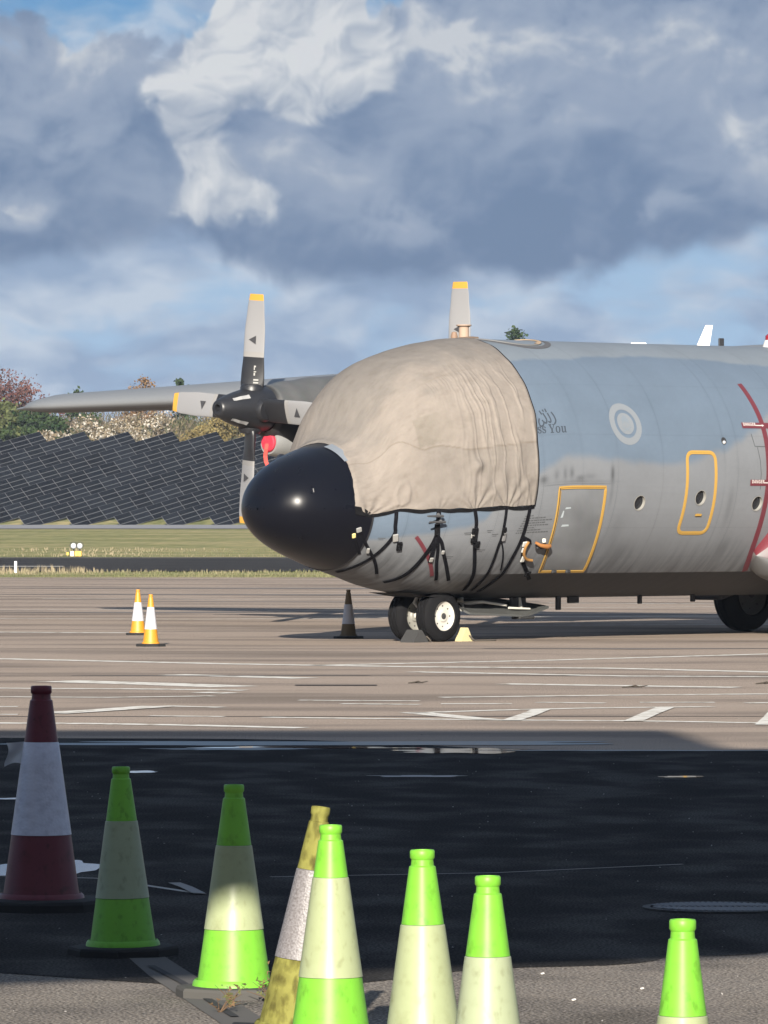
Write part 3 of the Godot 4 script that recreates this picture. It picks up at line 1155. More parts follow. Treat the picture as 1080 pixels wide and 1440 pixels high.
	stamp(a, disc(0.0, 0.062, 24), 4.92, 77.3, 0.004)
	obj("recess", a, dark, lamp)
	a = Acc.new()
	var ball := SphereMesh.new()
	ball.radius = 0.03
	ball.height = 0.06
	var o2 := obj("lens", ball, mat(0.8, 0.8, 0.78, 0.15, 0.6), lamp)
	o2.position = hull(4.915, 78.0, 0.008)
	# roundel: pale ring round a pale disc with a palm over two crossed blades
	var rd := part("roundel", body)
	a = Acc.new()
	stamp(a, disc(0.245, 0.36, 56), 2.66, 69.8, 0.003)
	obj("ring", a, pale, rd)
	a = Acc.new()
	stamp(a, disc(0.0, 0.185, 44), 2.66, 69.8, 0.003)
	obj("disc", a, pale, rd)
	a = Acc.new()
	var emblem := fan([[-0.012, -0.05], [0.012, -0.05], [0.010, 0.06], [-0.010, 0.06]])
	for k in 7:
		var an := lerpf(-1.9, 1.9, k / 6.0)
		var dr := Vector2(sin(an), cos(an))
		var sd := Vector2(dr.y, -dr.x) * 0.018
		var tip := dr * 0.10 + Vector2(0, 0.05 - 0.03 * absf(an))
		var mid := dr * 0.06 + Vector2(0, 0.07)
		emblem.append_array([Vector3(0, 0.06, 0), Vector3(mid.x + sd.x, mid.y + sd.y, 0), Vector3(tip.x, tip.y, 0), Vector3(0, 0.06, 0), Vector3(tip.x, tip.y, 0), Vector3(mid.x - sd.x, mid.y - sd.y, 0)])
	for s in [-1.0, 1.0]:
		emblem.append_array(fan([[-0.11 * s, -0.06], [-0.09 * s, -0.045], [0.10 * s, -0.135], [0.09 * s, -0.15]]))
	stamp(a, emblem, 2.66, 69.8, 0.0065)
	obj("emblem", a, mat(0.15, 0.18, 0.21, 0.7), rd)
	# lettering behind the cover
	var ss := part("lettering", body)
	a = Acc.new()
	stamp(a, lettering("ss You", 0.140, "Droid Serif"), 0.64, 75.6, 0.004, 0.0, 0.14)
	obj("words", a, ink, ss)
	a = Acc.new()
	for l in [[[1.04, 64.6], [1.075, 66.5], [1.085, 68.8], [1.04, 70.3]], [[0.955, 65.0], [0.985, 68.0], [0.965, 69.4], [0.925, 68.9]], [[0.86, 65.0], [0.90, 68.0], [0.875, 69.6], [0.835, 69.2], [0.80, 68.2]],
			[[0.755, 67.4], [0.725, 69.2], [0.745, 71.0], [0.80, 70.6], [0.83, 69.3]], [[0.80, 63.8], [0.83, 65.6]], [[0.87, 63.3], [0.885, 64.3]], [[0.93, 62.9], [0.94, 64.6]]]:
		band_on(a, spline(v2(l), 4), 0.026, 0.003, 0.002)
	obj("script", a, ink, ss)
	a = Acc.new()
	rng.seed = 5
	for k in 8:
		var x := 0.36 + 0.012 * (7 - k)
		var stop: float = [0.62, 0.86, 0.98, 0.90, 0.92, 0.66, 0.84, 1.0][k]
		while x < stop:
			var l := rng.randf_range(0.02, 0.07)
			stamp(a, fan([[0, 0], [l, 0], [l, 0.020], [0, 0.020]]), x, 110.4 + k * 1.18, 0.003)
			x += l + 0.012
	obj("small_print", a, mat(0.07, 0.073, 0.078, 0.8), ss)
	for q in [[-0.62, 116.5, 0.16], [-0.22, 116.0, 0.10], [-0.10, 118.3, 0.12], [-0.30, 127.0, 0.2], [-2.0, 119.0, 0.12], [0.5, 139.0, 0.1], [-0.75, 131.5, 0.14]]:
		a = Acc.new()
		stamp(a, fan([[0, 0], [q[2], 0], [q[2], 0.014], [0, 0.014]]), q[0], q[1], 0.003)
		stamp(a, fan([[0.02, -0.03], [q[2] * 0.8, -0.03], [q[2] * 0.8, -0.018], [0.02, -0.018]]), q[0], q[1], 0.003)
		obj("stencil", a, mat(0.06, 0.062, 0.066, 0.8), body)
	# wine red warning line in the plane of the propellers, its two labels, the band over the wheel fairing
	var line := part("warning_line", body)
	a = Acc.new()
	band_on(a, spline(v2([[5.85, 47.6], [5.90, 57.0], [5.94, 66.0], [5.96, 76.0], [5.96, 92.0], [5.97, 112.0], [6.04, 126.0], [6.17, 136.0], [6.30, 143.0]]), 8), 0.11, 0.003, 0.003)
	obj("line", a, wine, line)
	var cream := mat(0.5, 0.47, 0.44, 0.7)
	for q in [[5.44, 69.9, 0.72], [5.52, 96.0, 0.75]]:
		a = Acc.new()
		stamp(a, fan([[0, -0.05], [0.2, -0.05], [0.4, -0.05], [q[2], -0.05], [q[2], 0.05], [0.4, 0.05], [0.2, 0.05], [0, 0.05]]), q[0], q[1], 0.0075)
		obj("label_strip", a, wine, line)
		a = Acc.new()
		stamp(a, lettering("DANGER", 0.055), q[0] + 0.03, q[1] + 0.75, 0.0105)
		stamp(a, fan([[0.33, -0.008], [0.50, -0.008], [0.50, 0.008], [0.33, 0.008]]), q[0], q[1], 0.0105)
		stamp(a, fan([[0.49, -0.022], [0.54, 0], [0.49, 0.022]]), q[0], q[1], 0.0105)
		obj("words", a, cream, line)
	a = Acc.new()
	band_on(a, spline(v2([[-1.41, 117.0], [-1.2, 125.5], [-0.95, 136.0], [-0.71, 147.0]]), 6), 0.062, 0.009, 0.003)
	obj("red_strip", a, wine, body)
	# access panel by the second line
	a = Acc.new()
	band_on(a, v2([[5.62, 73.8], [5.64, 77.0], [5.66, 79.6], [5.80, 79.7], [5.92, 79.7]]), 0.014, 0.003, 0.002)
	band_on(a, v2([[5.72, 80.0], [5.76, 86.0], [5.78, 92.0], [5.78, 99.0]]), 0.012, 0.003, 0.002)
	obj("panel_seam", a, mat(0.06, 0.065, 0.07, 0.8), body)
	# two pitot probes
	for q in [[-1.17, 102.6], [-1.12, 106.2]]:
		var pr := part("pitot_probe", t)
		a = Acc.new()
		var o3 := hull(q[0], q[1], 0.13)
		a.tube([hull(q[0] + 0.02, q[1], 0.0), hull(q[0], q[1], 0.07), o3], [0.03, 0.022, 0.018], 8)
		obj("mast", a, mat(0.12, 0.12, 0.12, 0.5), pr)
		a = Acc.new()
		a.tube([o3 + Vector3(0.06, 0, 0), o3 + Vector3(-0.05, 0, 0), o3 + Vector3(-0.30, 0, 0.02)], [0.022, 0.02, 0.012], 8)
		obj("tube", a, mat(0.06, 0.06, 0.062, 0.45), pr)
	# roof: ring of the escape hatch, blade aerial, red beacon
	var ring := part("roof_hatch", t)
	a = Acc.new()
	loop = []
	for k in 48: loop.append(Vector2(1.78 + 0.62 * cos(TAU * k / 48.0), 1.5 + 17.0 * sin(TAU * k / 48.0)))
	band_on(a, loop, 0.05, 0.004, 0.012, 0.0, true)
	obj("rim", a, mat(0.15, 0.15, 0.15, 0.7), ring)
	a = Acc.new()
	loop = []
	for k in 13: loop.append(Vector2(1.78 + 0.60 * cos(TAU * (k - 3) / 48.0), 1.5 + 16.6 * sin(TAU * (k - 3) / 48.0)))
	band_on(a, loop, 0.07, 0.006, 0.014)
	obj("worn_rim", a, mat(0.34, 0.24, 0.15, 0.7), ring)
	a = Acc.new()
	loop = []
	for k in 48: loop.append(Vector2(1.80 + 0.74 * cos(TAU * k / 48.0), 1.5 + 20.0 * sin(TAU * k / 48.0)))
	band_on(a, loop, 0.10, 0.003, 0.004, 0.0, true)
	obj("seal", a, mat(0.07, 0.07, 0.075, 0.8), ring)
	a = Acc.new()
	a.box(Transform3D(Basis(Vector3(1, 0, 0), Vector3(0.25, 1, 0).normalized(), Vector3(0, 0, 1)).orthonormalized(), hull(7.12, 0, 0.05)), Vector3(0.13, 0.16, 0.03), 0.01)
	obj("blade_aerial", a, dark, t)
	var bc := part("beacon", t)
	a = Acc.new()
	a.lathe([Vector2(0.17, -0.02), Vector2(0.13, 0.10), Vector2(0.12, 0.12), Vector2(0.0, 0.12)], 24, Transform3D(Basis(), hull(8.24, 4.0)))
	obj("base", a, mat(0.5, 0.48, 0.46, 0.6), bc)
	a = Acc.new()
	a.lathe([Vector2(0.115, 0.12), Vector2(0.115, 0.19), Vector2(0.07, 0.23), Vector2(0.0, 0.235)], 24, Transform3D(Basis(), hull(8.24, 4.0)))
	obj("lens", a, mat(0.22, 0.012, 0.02, 0.2), bc)
	# belly: stub aerials
	for q in [[3.05, 0.05, 0.16], [2.1, 0.3, 0.10], [5.0, 0.03, 0.08], [6.3, 0.04, 0.06], [3.4, 0.2, 0.05]]:
		a = Acc.new()
		a.box(Transform3D(Basis(), Vector3(q[0], 0.66 - q[2] / 2.0, 0.1)), Vector3(q[1] + 0.06, q[2] + 0.06, 0.05), 0.012)
		obj("belly_aerial", a, dark, t)


func make_radome(t: Node3D) -> void:
	var rad := part("radome", t)
	var a := Acc.new()
	var rows := []
	var us := [-3.6, -3.597, -3.59, -3.575]
	var u := -3.55
	while u < -2.16:
		us.append(u)
		u += 0.045
	us.append(-2.16)
	for x in us:
		var q := section(x)
		var row := PackedVector3Array()
		for k in 96: row.append(on_section(q, x, -180.0 + k * 3.75) + (Vector3.ZERO if x < -2.3 else Vector3.ZERO))
		rows.append(row)
	for r in rows.size():
		for k in 96:
			var c := Vector3(rows[r][k].x, 2.13, 0)
			rows[r][k] = c + (rows[r][k] - c) * 1.006
	a.grid(rows, true, true)
	var m := mat(0.0040, 0.0045, 0.0075, 0.3, 0.0, 0.3)
	var orange_peel := noise(63, 0.02, 3)
	m.roughness = 0.31
	m.roughness_texture = ramped(orange_peel, 256, [0.0, 0.5, 1.0], [Color(0.8, 0.8, 0.8), Color(0.95, 0.95, 0.95), Color(1, 1, 1)])
	m.uv1_triplanar = true
	m.uv1_scale = Vector3(0.7, 0.7, 0.7)
	obj("shell", a, m, rad)
	a = Acc.new()
	var loop := []
	for k in 97: loop.append(Vector2(-2.168, -180.0 + k * 3.75))
	band_on(a, loop, 0.03, 0.004, 0.008)
	obj("rim", a, mat(0.012, 0.012, 0.014, 0.6), rad)
	a = Acc.new()
	for q in [[-3.12, 60.0]]:
		stamp(a, fan([[0, 0], [0.012, 0], [0.02, 0.07], [0.008, 0.07]]), q[0], q[1] + 10.0, 0.014)
	obj("scratch", a, mat(0.16, 0.16, 0.16, 0.6), rad)
	# grey plate on its upper edge, under the cover
	a = Acc.new()
	rows = []
	for r in 7:
		var row := PackedVector3Array()
		for s in 9: row.append(hull(lerpf(-2.42, -2.24, s / 8.0), lerpf(14.0, 43.0, r / 6.0), 0.022))
		rows.append(row)
	a.grid(rows)
	obj("grey_plate", a, mat(0.15, 0.17, 0.195, 0.6), rad)
	a = Acc.new()
	a.tube([hull(-2.5, -40.0, -0.02), hull(-2.36, -42.0, 0.05), hull(-2.2, -46.0, 0.03)], [0.06, 0.085, 0.06], 10)
	obj("hinge_fairing", a, mat(0.01, 0.01, 0.014, 0.4), rad)


# ---------------------------------------------------------------- canvas cover over the cockpit
const HEM := [[-2.60, 88.0], [-2.49, 90.3], [-2.26, 96.3], [-2.0, 95.4], [-1.79, 94.6], [-1.35, 98.0], [-0.88, 100.6], [-0.58, 102.4], [-0.14, 103.0], [0.2, 104.4], [0.58, 104.6]]
const TIES := [-1.82, -1.16, -0.56, 0.02, 0.49]
var n_c1 := noise(51, 1.0, 4)
var n_c2 := noise(52, 3.2, 3)
var n_c3 := noise(53, 0.8, 2)
var n_c4 := noise(54, 14.0, 3)


func cover_front(phi: float) -> float:
	var p := absf(phi)
	return along([[0, -2.26], [10, -2.28], [24, -2.30], [40, -2.38], [56, -2.43], [74, -2.49], [90, -2.50], [110, -2.5]], p) + 0.012 * n_c2.get_noise_1d(phi * 0.05)


func cover_back(phi: float) -> float:
	return along([[0, 1.0], [18, 0.88], [33, 0.79], [47, 0.745], [62, 0.69], [80, 0.60], [110, 0.575]], absf(phi))


func cover_off(u: float, phi: float) -> float:
	# how far the canvas stands off the skin
	var arc := phi * 0.036     # metres round the hull
	var side := smoothstep(26.0, 62.0, absf(phi))
	var rear := smoothstep(-1.0, -0.35, u)
	var sway := 0.03 * n_c3.get_noise_2d(u * 0.6, arc * 0.7) + 0.05 * n_c3.get_noise_2d(u, arc * 2.0 + 30.0)
	var f := n_c3.get_noise_2d((u + sway) * 5.0, arc * 0.30)
	var g := n_c3.get_noise_2d((u + sway * 1.3) * 12.0 + 30.0, arc * 0.5)
	var some := smoothstep(-0.15, 0.35, n_c3.get_noise_2d(u * 1.1 + 80.0, arc * 0.5))
	var fold := pow(maxf(0.0, 1.0 - absf(f) * 3.6), 2.0) * 0.022 + pow(maxf(0.0, 1.0 - absf(g) * 4.0), 2.0) * 0.009 * some
	var d := 0.03 + fold * rear * lerpf(0.05, 0.9, side) * lerpf(1.0, 0.75, smoothstep(70.0, 95.0, absf(phi)))
	# pleats below the upper seam
	d += 0.005 * (1.0 - absf(n_c1.get_noise_2d((u + 0.03 * sin(arc * 7.0)) * 11.0 + 60.0, arc * 0.5)) * 3.0) * smoothstep(-1.25, -0.9, u) * smoothstep(0.1, -0.3, u) * smoothstep(36.0, 40.0, absf(phi)) * smoothstep(62.0, 44.0, absf(phi))
	# soft billows towards the nose, creases pulling down to the front corner
	d += 0.010 * n_c3.get_noise_2d(u * 1.3 + 9.0, arc * 1.1) + 0.004 * n_c3.get_noise_2d(u * 3.0, arc * 3.0 + 12.0)
	var q := Vector2(u + 2.3, (absf(phi) - 99.0) * 0.036)
	var ray := atan2(-q.y, q.x)
	d += 0.012 * sin(ray * 15.0 + 1.2 * n_c3.get_noise_2d(u * 3.0, arc * 3.0)) * exp(-q.length() * 1.2) * smoothstep(0.03, 0.25, q.length())
	# gathers running up from every tie
	for k in TIES.size():
		var h := along(HEM, TIES[k])
		var w := Vector2(u - TIES[k], (absf(phi) - h - 2.0) * 0.036)
		var an := atan2(w.x, -w.y)
		var r := w.length()
		var amp: float = [0.008, 0.008, 0.022, 0.024, 0.012][k]
		d += amp * cos(an * 13.0 + k) * exp(-r * (1.5 if k in [2, 3] else 3.0)) * smoothstep(0.02, 0.18, r) * smoothstep(1.2, 0.5, absf(an))
	# things underneath: a probe, an oval lump
	var b := Vector2(u + 0.54, (phi - 84.8) * 0.036)
	d += 0.085 * exp(-(b.x * b.x * 130.0 + b.y * b.y * 200.0))
	b = Vector2(u + 1.73, (phi - 87.4) * 0.036)
	var e := b.x * b.x / 0.0100 + b.y * b.y / 0.030
	d += 0.016 * exp(-pow(e - 1.0, 2.0) * 2.5) + 0.012 * exp(-e)
	# window frames showing through at the brow
	d += 0.010 * exp(-pow((u + 1.15 + 0.012 * (absf(phi) - 40.0)) * 9.0, 2.0)) * smoothstep(15.0, 30.0, absf(phi)) * smoothstep(66.0, 50.0, absf(phi))
	d += 0.003 * n_c2.get_noise_2d(u * 1.2, arc * 1.2)
	return maxf(d, 0.006)


func seam_phi(u: float) -> float:
	return along([[-2.4, 48.0], [-1.85, 56.0], [-1.32, 72.3], [-0.53, 78.5], [0.58, 78.0]], u)


func cover_tint(u: float, phi: float, off: float) -> Color:
	var arc := phi * 0.036
	var v := 0.183 * (1.0 + 0.08 * n_c1.get_noise_2d(u * 1.1, arc * 1.1 + 5.0) + 0.07 * n_c2.get_noise_2d(u * 1.4, arc * 1.4) + 0.05 * n_c4.get_noise_2d(u, arc))
	var c := Color(v * 1.06, v * 0.935, v * 0.825)
	var below := smoothstep(-0.5, 0.5, absf(phi) - seam_phi(u))
	c = c.lerp(Color(c.r * 0.88, c.g * 0.89, c.b * 0.90), below * smoothstep(-1.6, -1.2, u))
	# greyer, weathered crown
	c = c.lerp(Color(v * 0.80, v * 0.74, v * 0.68), 0.65 * smoothstep(42.0, 16.0, absf(phi) + 26.0 * n_c1.get_noise_2d(u * 1.5, arc)))
	# sewn-in panel
	var pn := smoothstep(0.02, 0.0, absf(u + 1.15) - 0.27) * smoothstep(0.7, 0.0, absf(phi - 64.0 - (u + 1.15) * 6.0) - 7.5)
	c = c.lerp(Color(v * 0.86, v * 0.77, v * 0.66), 0.75 * pn * (1.0 - smoothstep(-1.3, -0.85, u) * 0.7))
	# stains: soot specks and damp marks
	var st := smoothstep(0.26, 0.55, n_c2.get_noise_2d(u * 0.9 + 20.0, arc * 1.6)) * 0.34 + smoothstep(0.30, 0.5, n_c1.get_noise_2d(u * 1.9 + 70.0, arc * 3.2)) * 0.42
	c = c.lerp(Color(0.10, 0.085, 0.07), clampf(st, 0.0, 0.6) * 0.42)
	# stitching
	c = c.lerp(Color(0.13, 0.11, 0.09), 0.75 * smoothstep(0.5, 0.15, absf(absf(phi) - seam_phi(u))))
	c = c.lerp(Color(0.16, 0.135, 0.11), 0.35 * smoothstep(0.5, 0.1, absf(absf(phi) - 37.5)) * smoothstep(-1.3, -1.0, u) * smoothstep(0.2, -0.2, u))
	return c


func make_cover(at_: Transform3D) -> void:
	var t := thing("cockpit_cover", "weathered tan canvas cover strapped over the cockpit of the grey aircraft", "aircraft cover")
	t.transform = at_
	var a := Acc.new()
	var rows := []
	var cols := []
	const NP := 290
	const NU := 215
	for r in NP + 1:
		var s := r / float(NP) * 2.0 - 1.0
		var row := PackedVector3Array()
		var cr := PackedColorArray()
		for k in NU + 1:
			var f := k / float(NU)
			# hem and edges depend on each other: two rounds settle them
			var u := lerpf(-2.35, 0.7, f)
			var phi := 0.0
			for it in 2:
				phi = s * along(HEM, u)
				if s < 0.0: phi = s * 94.0
				u = lerpf(cover_front(phi), cover_back(phi), f)
			var d := cover_off(u, phi)
			var edge := minf(smoothstep(0.0, 0.02, f), smoothstep(1.0, 0.985, f))
			row.append(hull(u, phi, lerpf(0.012, d, edge)))
			cr.append(cover_tint(u, phi, d))
		rows.append(row)
		cols.append(cr)
	a.grid(rows, false, false, cols)
	var canvas := tinted(0.92, 0.0, 0.25)
	canvas.normal_enabled = true
	canvas.normal_texture = bumps(noise(55, 0.03, 5), 512, 3.0)
	canvas.normal_scale = 0.2
	canvas.uv1_triplanar = true
	canvas.uv1_scale = Vector3(0.9, 0.9, 0.9)
	obj("canvas", a, canvas, t)
	var dark := mat(0.008, 0.008, 0.009, 0.9, 0.0, 0.15)
	# black binding: along the hem, the back edge and the front corner
	a = Acc.new()
	var hem := []
	for k in 60:
		var u := lerpf(-2.44, 0.58, k / 59.0)
		hem.append(Vector2(u, along(HEM, u) + 0.7 + 0.9 * absf(sin((u + 1.16) * PI / 0.62))))
	band_on(a, hem, 0.055, 0.008, 0.006)
	obj("hem_binding", a, dark, t)
	a = Acc.new()
	var back := []
	for k in 50:
		var phi := lerpf(8.0, 105.6, k / 49.0)
		back.append(Vector2(cover_back(phi) + 0.006, phi))
	band_on(a, back, 0.014, 0.004, 0.014)
	obj("edge_binding", a, dark, t)
	a = Acc.new()
	stamp(a, fan([[-0.16, 0.10], [-0.01, 0.07], [0.14, -0.03], [0.02, -0.08], [-0.14, -0.06]]), -2.36, 93.5, 0.034)
	obj("corner_flap", a, dark, t)
	# straps with their buckles and loose ends
	var web := mat(0.007, 0.007, 0.009, 0.9, 0.0, 0.15)
	var steel := mat(0.30, 0.30, 0.29, 0.4, 0.3)
	var straps := [
		[[[-1.82, 95.0], [-1.80, 107.2], [-1.77, 114.3], [-1.82, 124.0], [-1.93, 141.0], [-2.02, 156.0], [-2.05, 172.0]], 0.062, 0.0],
		[[[-2.40, 110.0], [-2.22, 121.0], [-2.01, 132.5], [-1.84, 140.8], [-1.56, 156.0]], 0.055, 0.0],
		[[[-2.43, 118.0], [-2.30, 127.0], [-2.14, 136.7]], 0.05, 0.02],
		[[[-1.16, 98.5], [-1.13, 108.0], [-1.09, 117.3], [-1.13, 133.5], [-1.17, 150.8], [-1.27, 163.5]], 0.075, 0.0],
		[[[-1.07, 116.8], [-0.95, 127.0], [-0.82, 137.0], [-0.56, 150.2]], 0.055, 0.0],
		[[[-1.06, 117.0], [-0.95, 121.5], [-0.80, 130.0], [-0.55, 141.0], [-0.33, 149.5]], 0.06, 0.0],
		[[[-1.08, 117.8], [-1.06, 125.0], [-0.96, 135.7]], 0.07, 0.02],
		[[[-0.56, 102.3], [-0.47, 110.5], [-0.41, 118.8], [-0.25, 129.8], [0.04, 145.0], [0.31, 160.7]], 0.062, 0.0],
		[[[0.02, 103.0], [0.06, 112.3], [0.10, 119.8], [0.13, 127.0], [0.27, 142.0], [0.5, 161.5]], 0.05, 0.0],
		[[[0.10, 121.0], [0.26, 128.0], [0.48, 140.0]], 0.026, 0.01],
		[[[0.49, 104.2], [0.50, 113.3], [0.52, 121.7], [0.54, 133.7], [0.62, 147.0], [0.73, 163.5]], 0.064, 0.0],
		[[[0.55, 120.5], [0.68, 122.0], [0.73, 124.5]], 0.04, 0.03],
		[[[0.56, 121.0], [0.66, 127.0], [0.80, 134.0], [1.10, 142.0], [1.36, 148.5]], 0.066, 0.0],
	]
	for s in straps:
		a = Acc.new()
		band_on(a, spline(v2(s[0]), 8), s[1], 0.012, 0.006, s[2])
		obj("strap", a, web, t)
	for q in [[-1.74, 117.5, 0.09, 0.13, steel], [-1.62, 124.5, 0.09, 0.16, dark], [-2.38, 111.5, 0.09, 0.08, steel], [-2.43, 118.0, 0.06, 0.08, mat(0.6, 0.5, 0.2, 0.5)], [-2.06, 131.0, 0.05, 0.10, steel], [-1.12, 112.0, 0.09, 0.2, dark], [-0.98, 133.0, 0.06, 0.09, steel], [-0.86, 127.5, 0.05, 0.07, steel],
			[-0.44, 117.5, 0.11, 0.26, dark], [-0.47, 117.8, 0.06, 0.07, steel], [-0.32, 123.0, 0.09, 0.12, dark], [0.09, 116.5, 0.08, 0.14, dark], [0.13, 119.2, 0.06, 0.16, mat(0.16, 0.16, 0.165, 0.5)], [0.62, 124.0, 0.085, 0.09, mat(0.42, 0.42, 0.40, 0.6)], [0.665, 127.2, 0.085, 0.09, mat(0.42, 0.42, 0.40, 0.6)], [0.76, 132.5, 0.07, 0.12, mat(0.42, 0.42, 0.40, 0.6)], [1.12, 142.5, 0.09, 0.12, dark]]:
		a = Acc.new()
		var o := hull_out(q[0], q[1])
		var down := (hull(q[0] + 0.03, q[1] + 4.0) - hull(q[0], q[1])).normalized()
		down = (down - o * down.dot(o)).normalized()
		a.box(Transform3D(Basis(down.cross(o), down, o), hull(q[0], q[1], 0.03)), Vector3(q[2], q[3], 0.03), 0.008)
		obj("buckle", a, q[4], t)
	# sleeve round the periscope mount on the crown, its flange and knob
	var cap := part("crown_sleeve", t)
	var tan_ := mat(0.30, 0.22, 0.165, 0.8)
	a = Acc.new()
	a.lathe([Vector2(0.105, -0.06), Vector2(0.085, 0.0), Vector2(0.08, 0.17), Vector2(0.125, 0.195), Vector2(0.125, 0.212), Vector2(0.0, 0.216)], 24, Transform3D(Basis(), hull(1.04, -2.0, 0.03)))
	obj("sleeve", a, tan_, cap)
	a = Acc.new()
	a.lathe([Vector2(0.0, -0.07), Vector2(0.05, -0.05), Vector2(0.06, 0.0), Vector2(0.04, 0.07), Vector2(0.0, 0.08)], 12, Transform3D(Basis(), hull(0.86, -3.0, 0.06)))
	obj("knob", a, mat(0.20, 0.13, 0.09, 0.7), cap)
	a = Acc.new()
	a.tube([hull(0.80, -3.0, 0.01), hull(0.95, -1.0, 0.025), hull(1.10, 1.0, 0.03), hull(1.2, 2.5, 0.02)], [0.022], 6)
	obj("cord", a, mat(0.10, 0.07, 0.05, 0.8), cap)


# ---------------------------------------------------------------- undercarriage
func tyre_shape(r: float, w: float) -> Acc:
	var a := Acc.new()
	var pr := []
	for k in 21:
		var an := lerpf(-1.0, 1.0, k / 20.0)
		var f := signf(an) * pow(absf(an), 0.8)
		pr.append(Vector2(r * (1.0 - 0.40 * pow(absf(an), 4.2)), f * w / 2.0))
	var out := [Vector2(r * 0.56, -w * 0.36)]
	for q in pr: out.append(q)
	out.append(Vector2(r * 0.56, w * 0.36))
	# grooves
	var cut := []
	for k in out.size():
		cut.append(out[k])
		if k < out.size() - 1:
			var y: float = (out[k].y + out[k + 1].y) / 2.0
			if absf(y) < w * 0.34 and k % 3 == 0:
				var rr: float = (out[k].x + out[k + 1].x) / 2.0
				cut.append_array([Vector2(rr, y - 0.006), Vector2(rr - 0.012, y - 0.005), Vector2(rr - 0.012, y + 0.005), Vector2(rr, y + 0.006)])
	a.lathe(cut, 56)
	return a


func make_wheel(called: String, where: Vector3, r: float, w: float, t: Node3D, rim: Material) -> Node3D:
	var o := part(called, t)
	o.position = where
	o.rotation = Vector3(PI / 2.0, 0, 0)    # wheel axis along the span
	obj("tyre", tyre_shape(r, w), mat(0.009, 0.009, 0.010, 0.8, 0.0, 0.2), o)
	var a := Acc.new()
	var k := r / 0.41
	a.lathe([Vector2(0.245 * k, 0.30 * w), Vector2(0.250 * k, 0.39 * w), Vector2(0.232 * k, 0.40 * w), Vector2(0.205 * k, 0.33 * w), Vector2(0.15 * k, 0.27 * w), Vector2(0.10 * k, 0.30 * w), Vector2(0.085 * k, 0.36 * w), Vector2(0.07 * k, 0.365 * w), Vector2(0.0, 0.365 * w)], 44)
	a.lathe([Vector2(0.0, -0.365 * w), Vector2(0.07 * k, -0.365 * w), Vector2(0.085 * k, -0.36 * w), Vector2(0.10 * k, -0.30 * w), Vector2(0.15 * k, -0.27 * w), Vector2(0.205 * k, -0.33 * w), Vector2(0.232 * k, -0.40 * w), Vector2(0.250 * k, -0.39 * w), Vector2(0.245 * k, -0.30 * w)], 44)
	obj("rim", a, rim, o)
	a = Acc.new()
	for j in 8:
		var an := TAU * j / 8.0
		a.lathe([Vector2(0.013 * k, 0.24 * w), Vector2(0.013 * k, 0.305 * w), Vector2(0.0, 0.31 * w)], 8, Transform3D(Basis(), Vector3(cos(an) * 0.165 * k, 0, sin(an) * 0.165 * k)))
	a.lathe([Vector2(0.05 * k, 0.36 * w), Vector2(0.05 * k, 0.385 * w), Vector2(0.034 * k, 0.40 * w), Vector2(0.0, 0.402 * w)], 16)
	obj("bolts", a, mat(0.06, 0.06, 0.06, 0.5, 0.4), o)
	return o


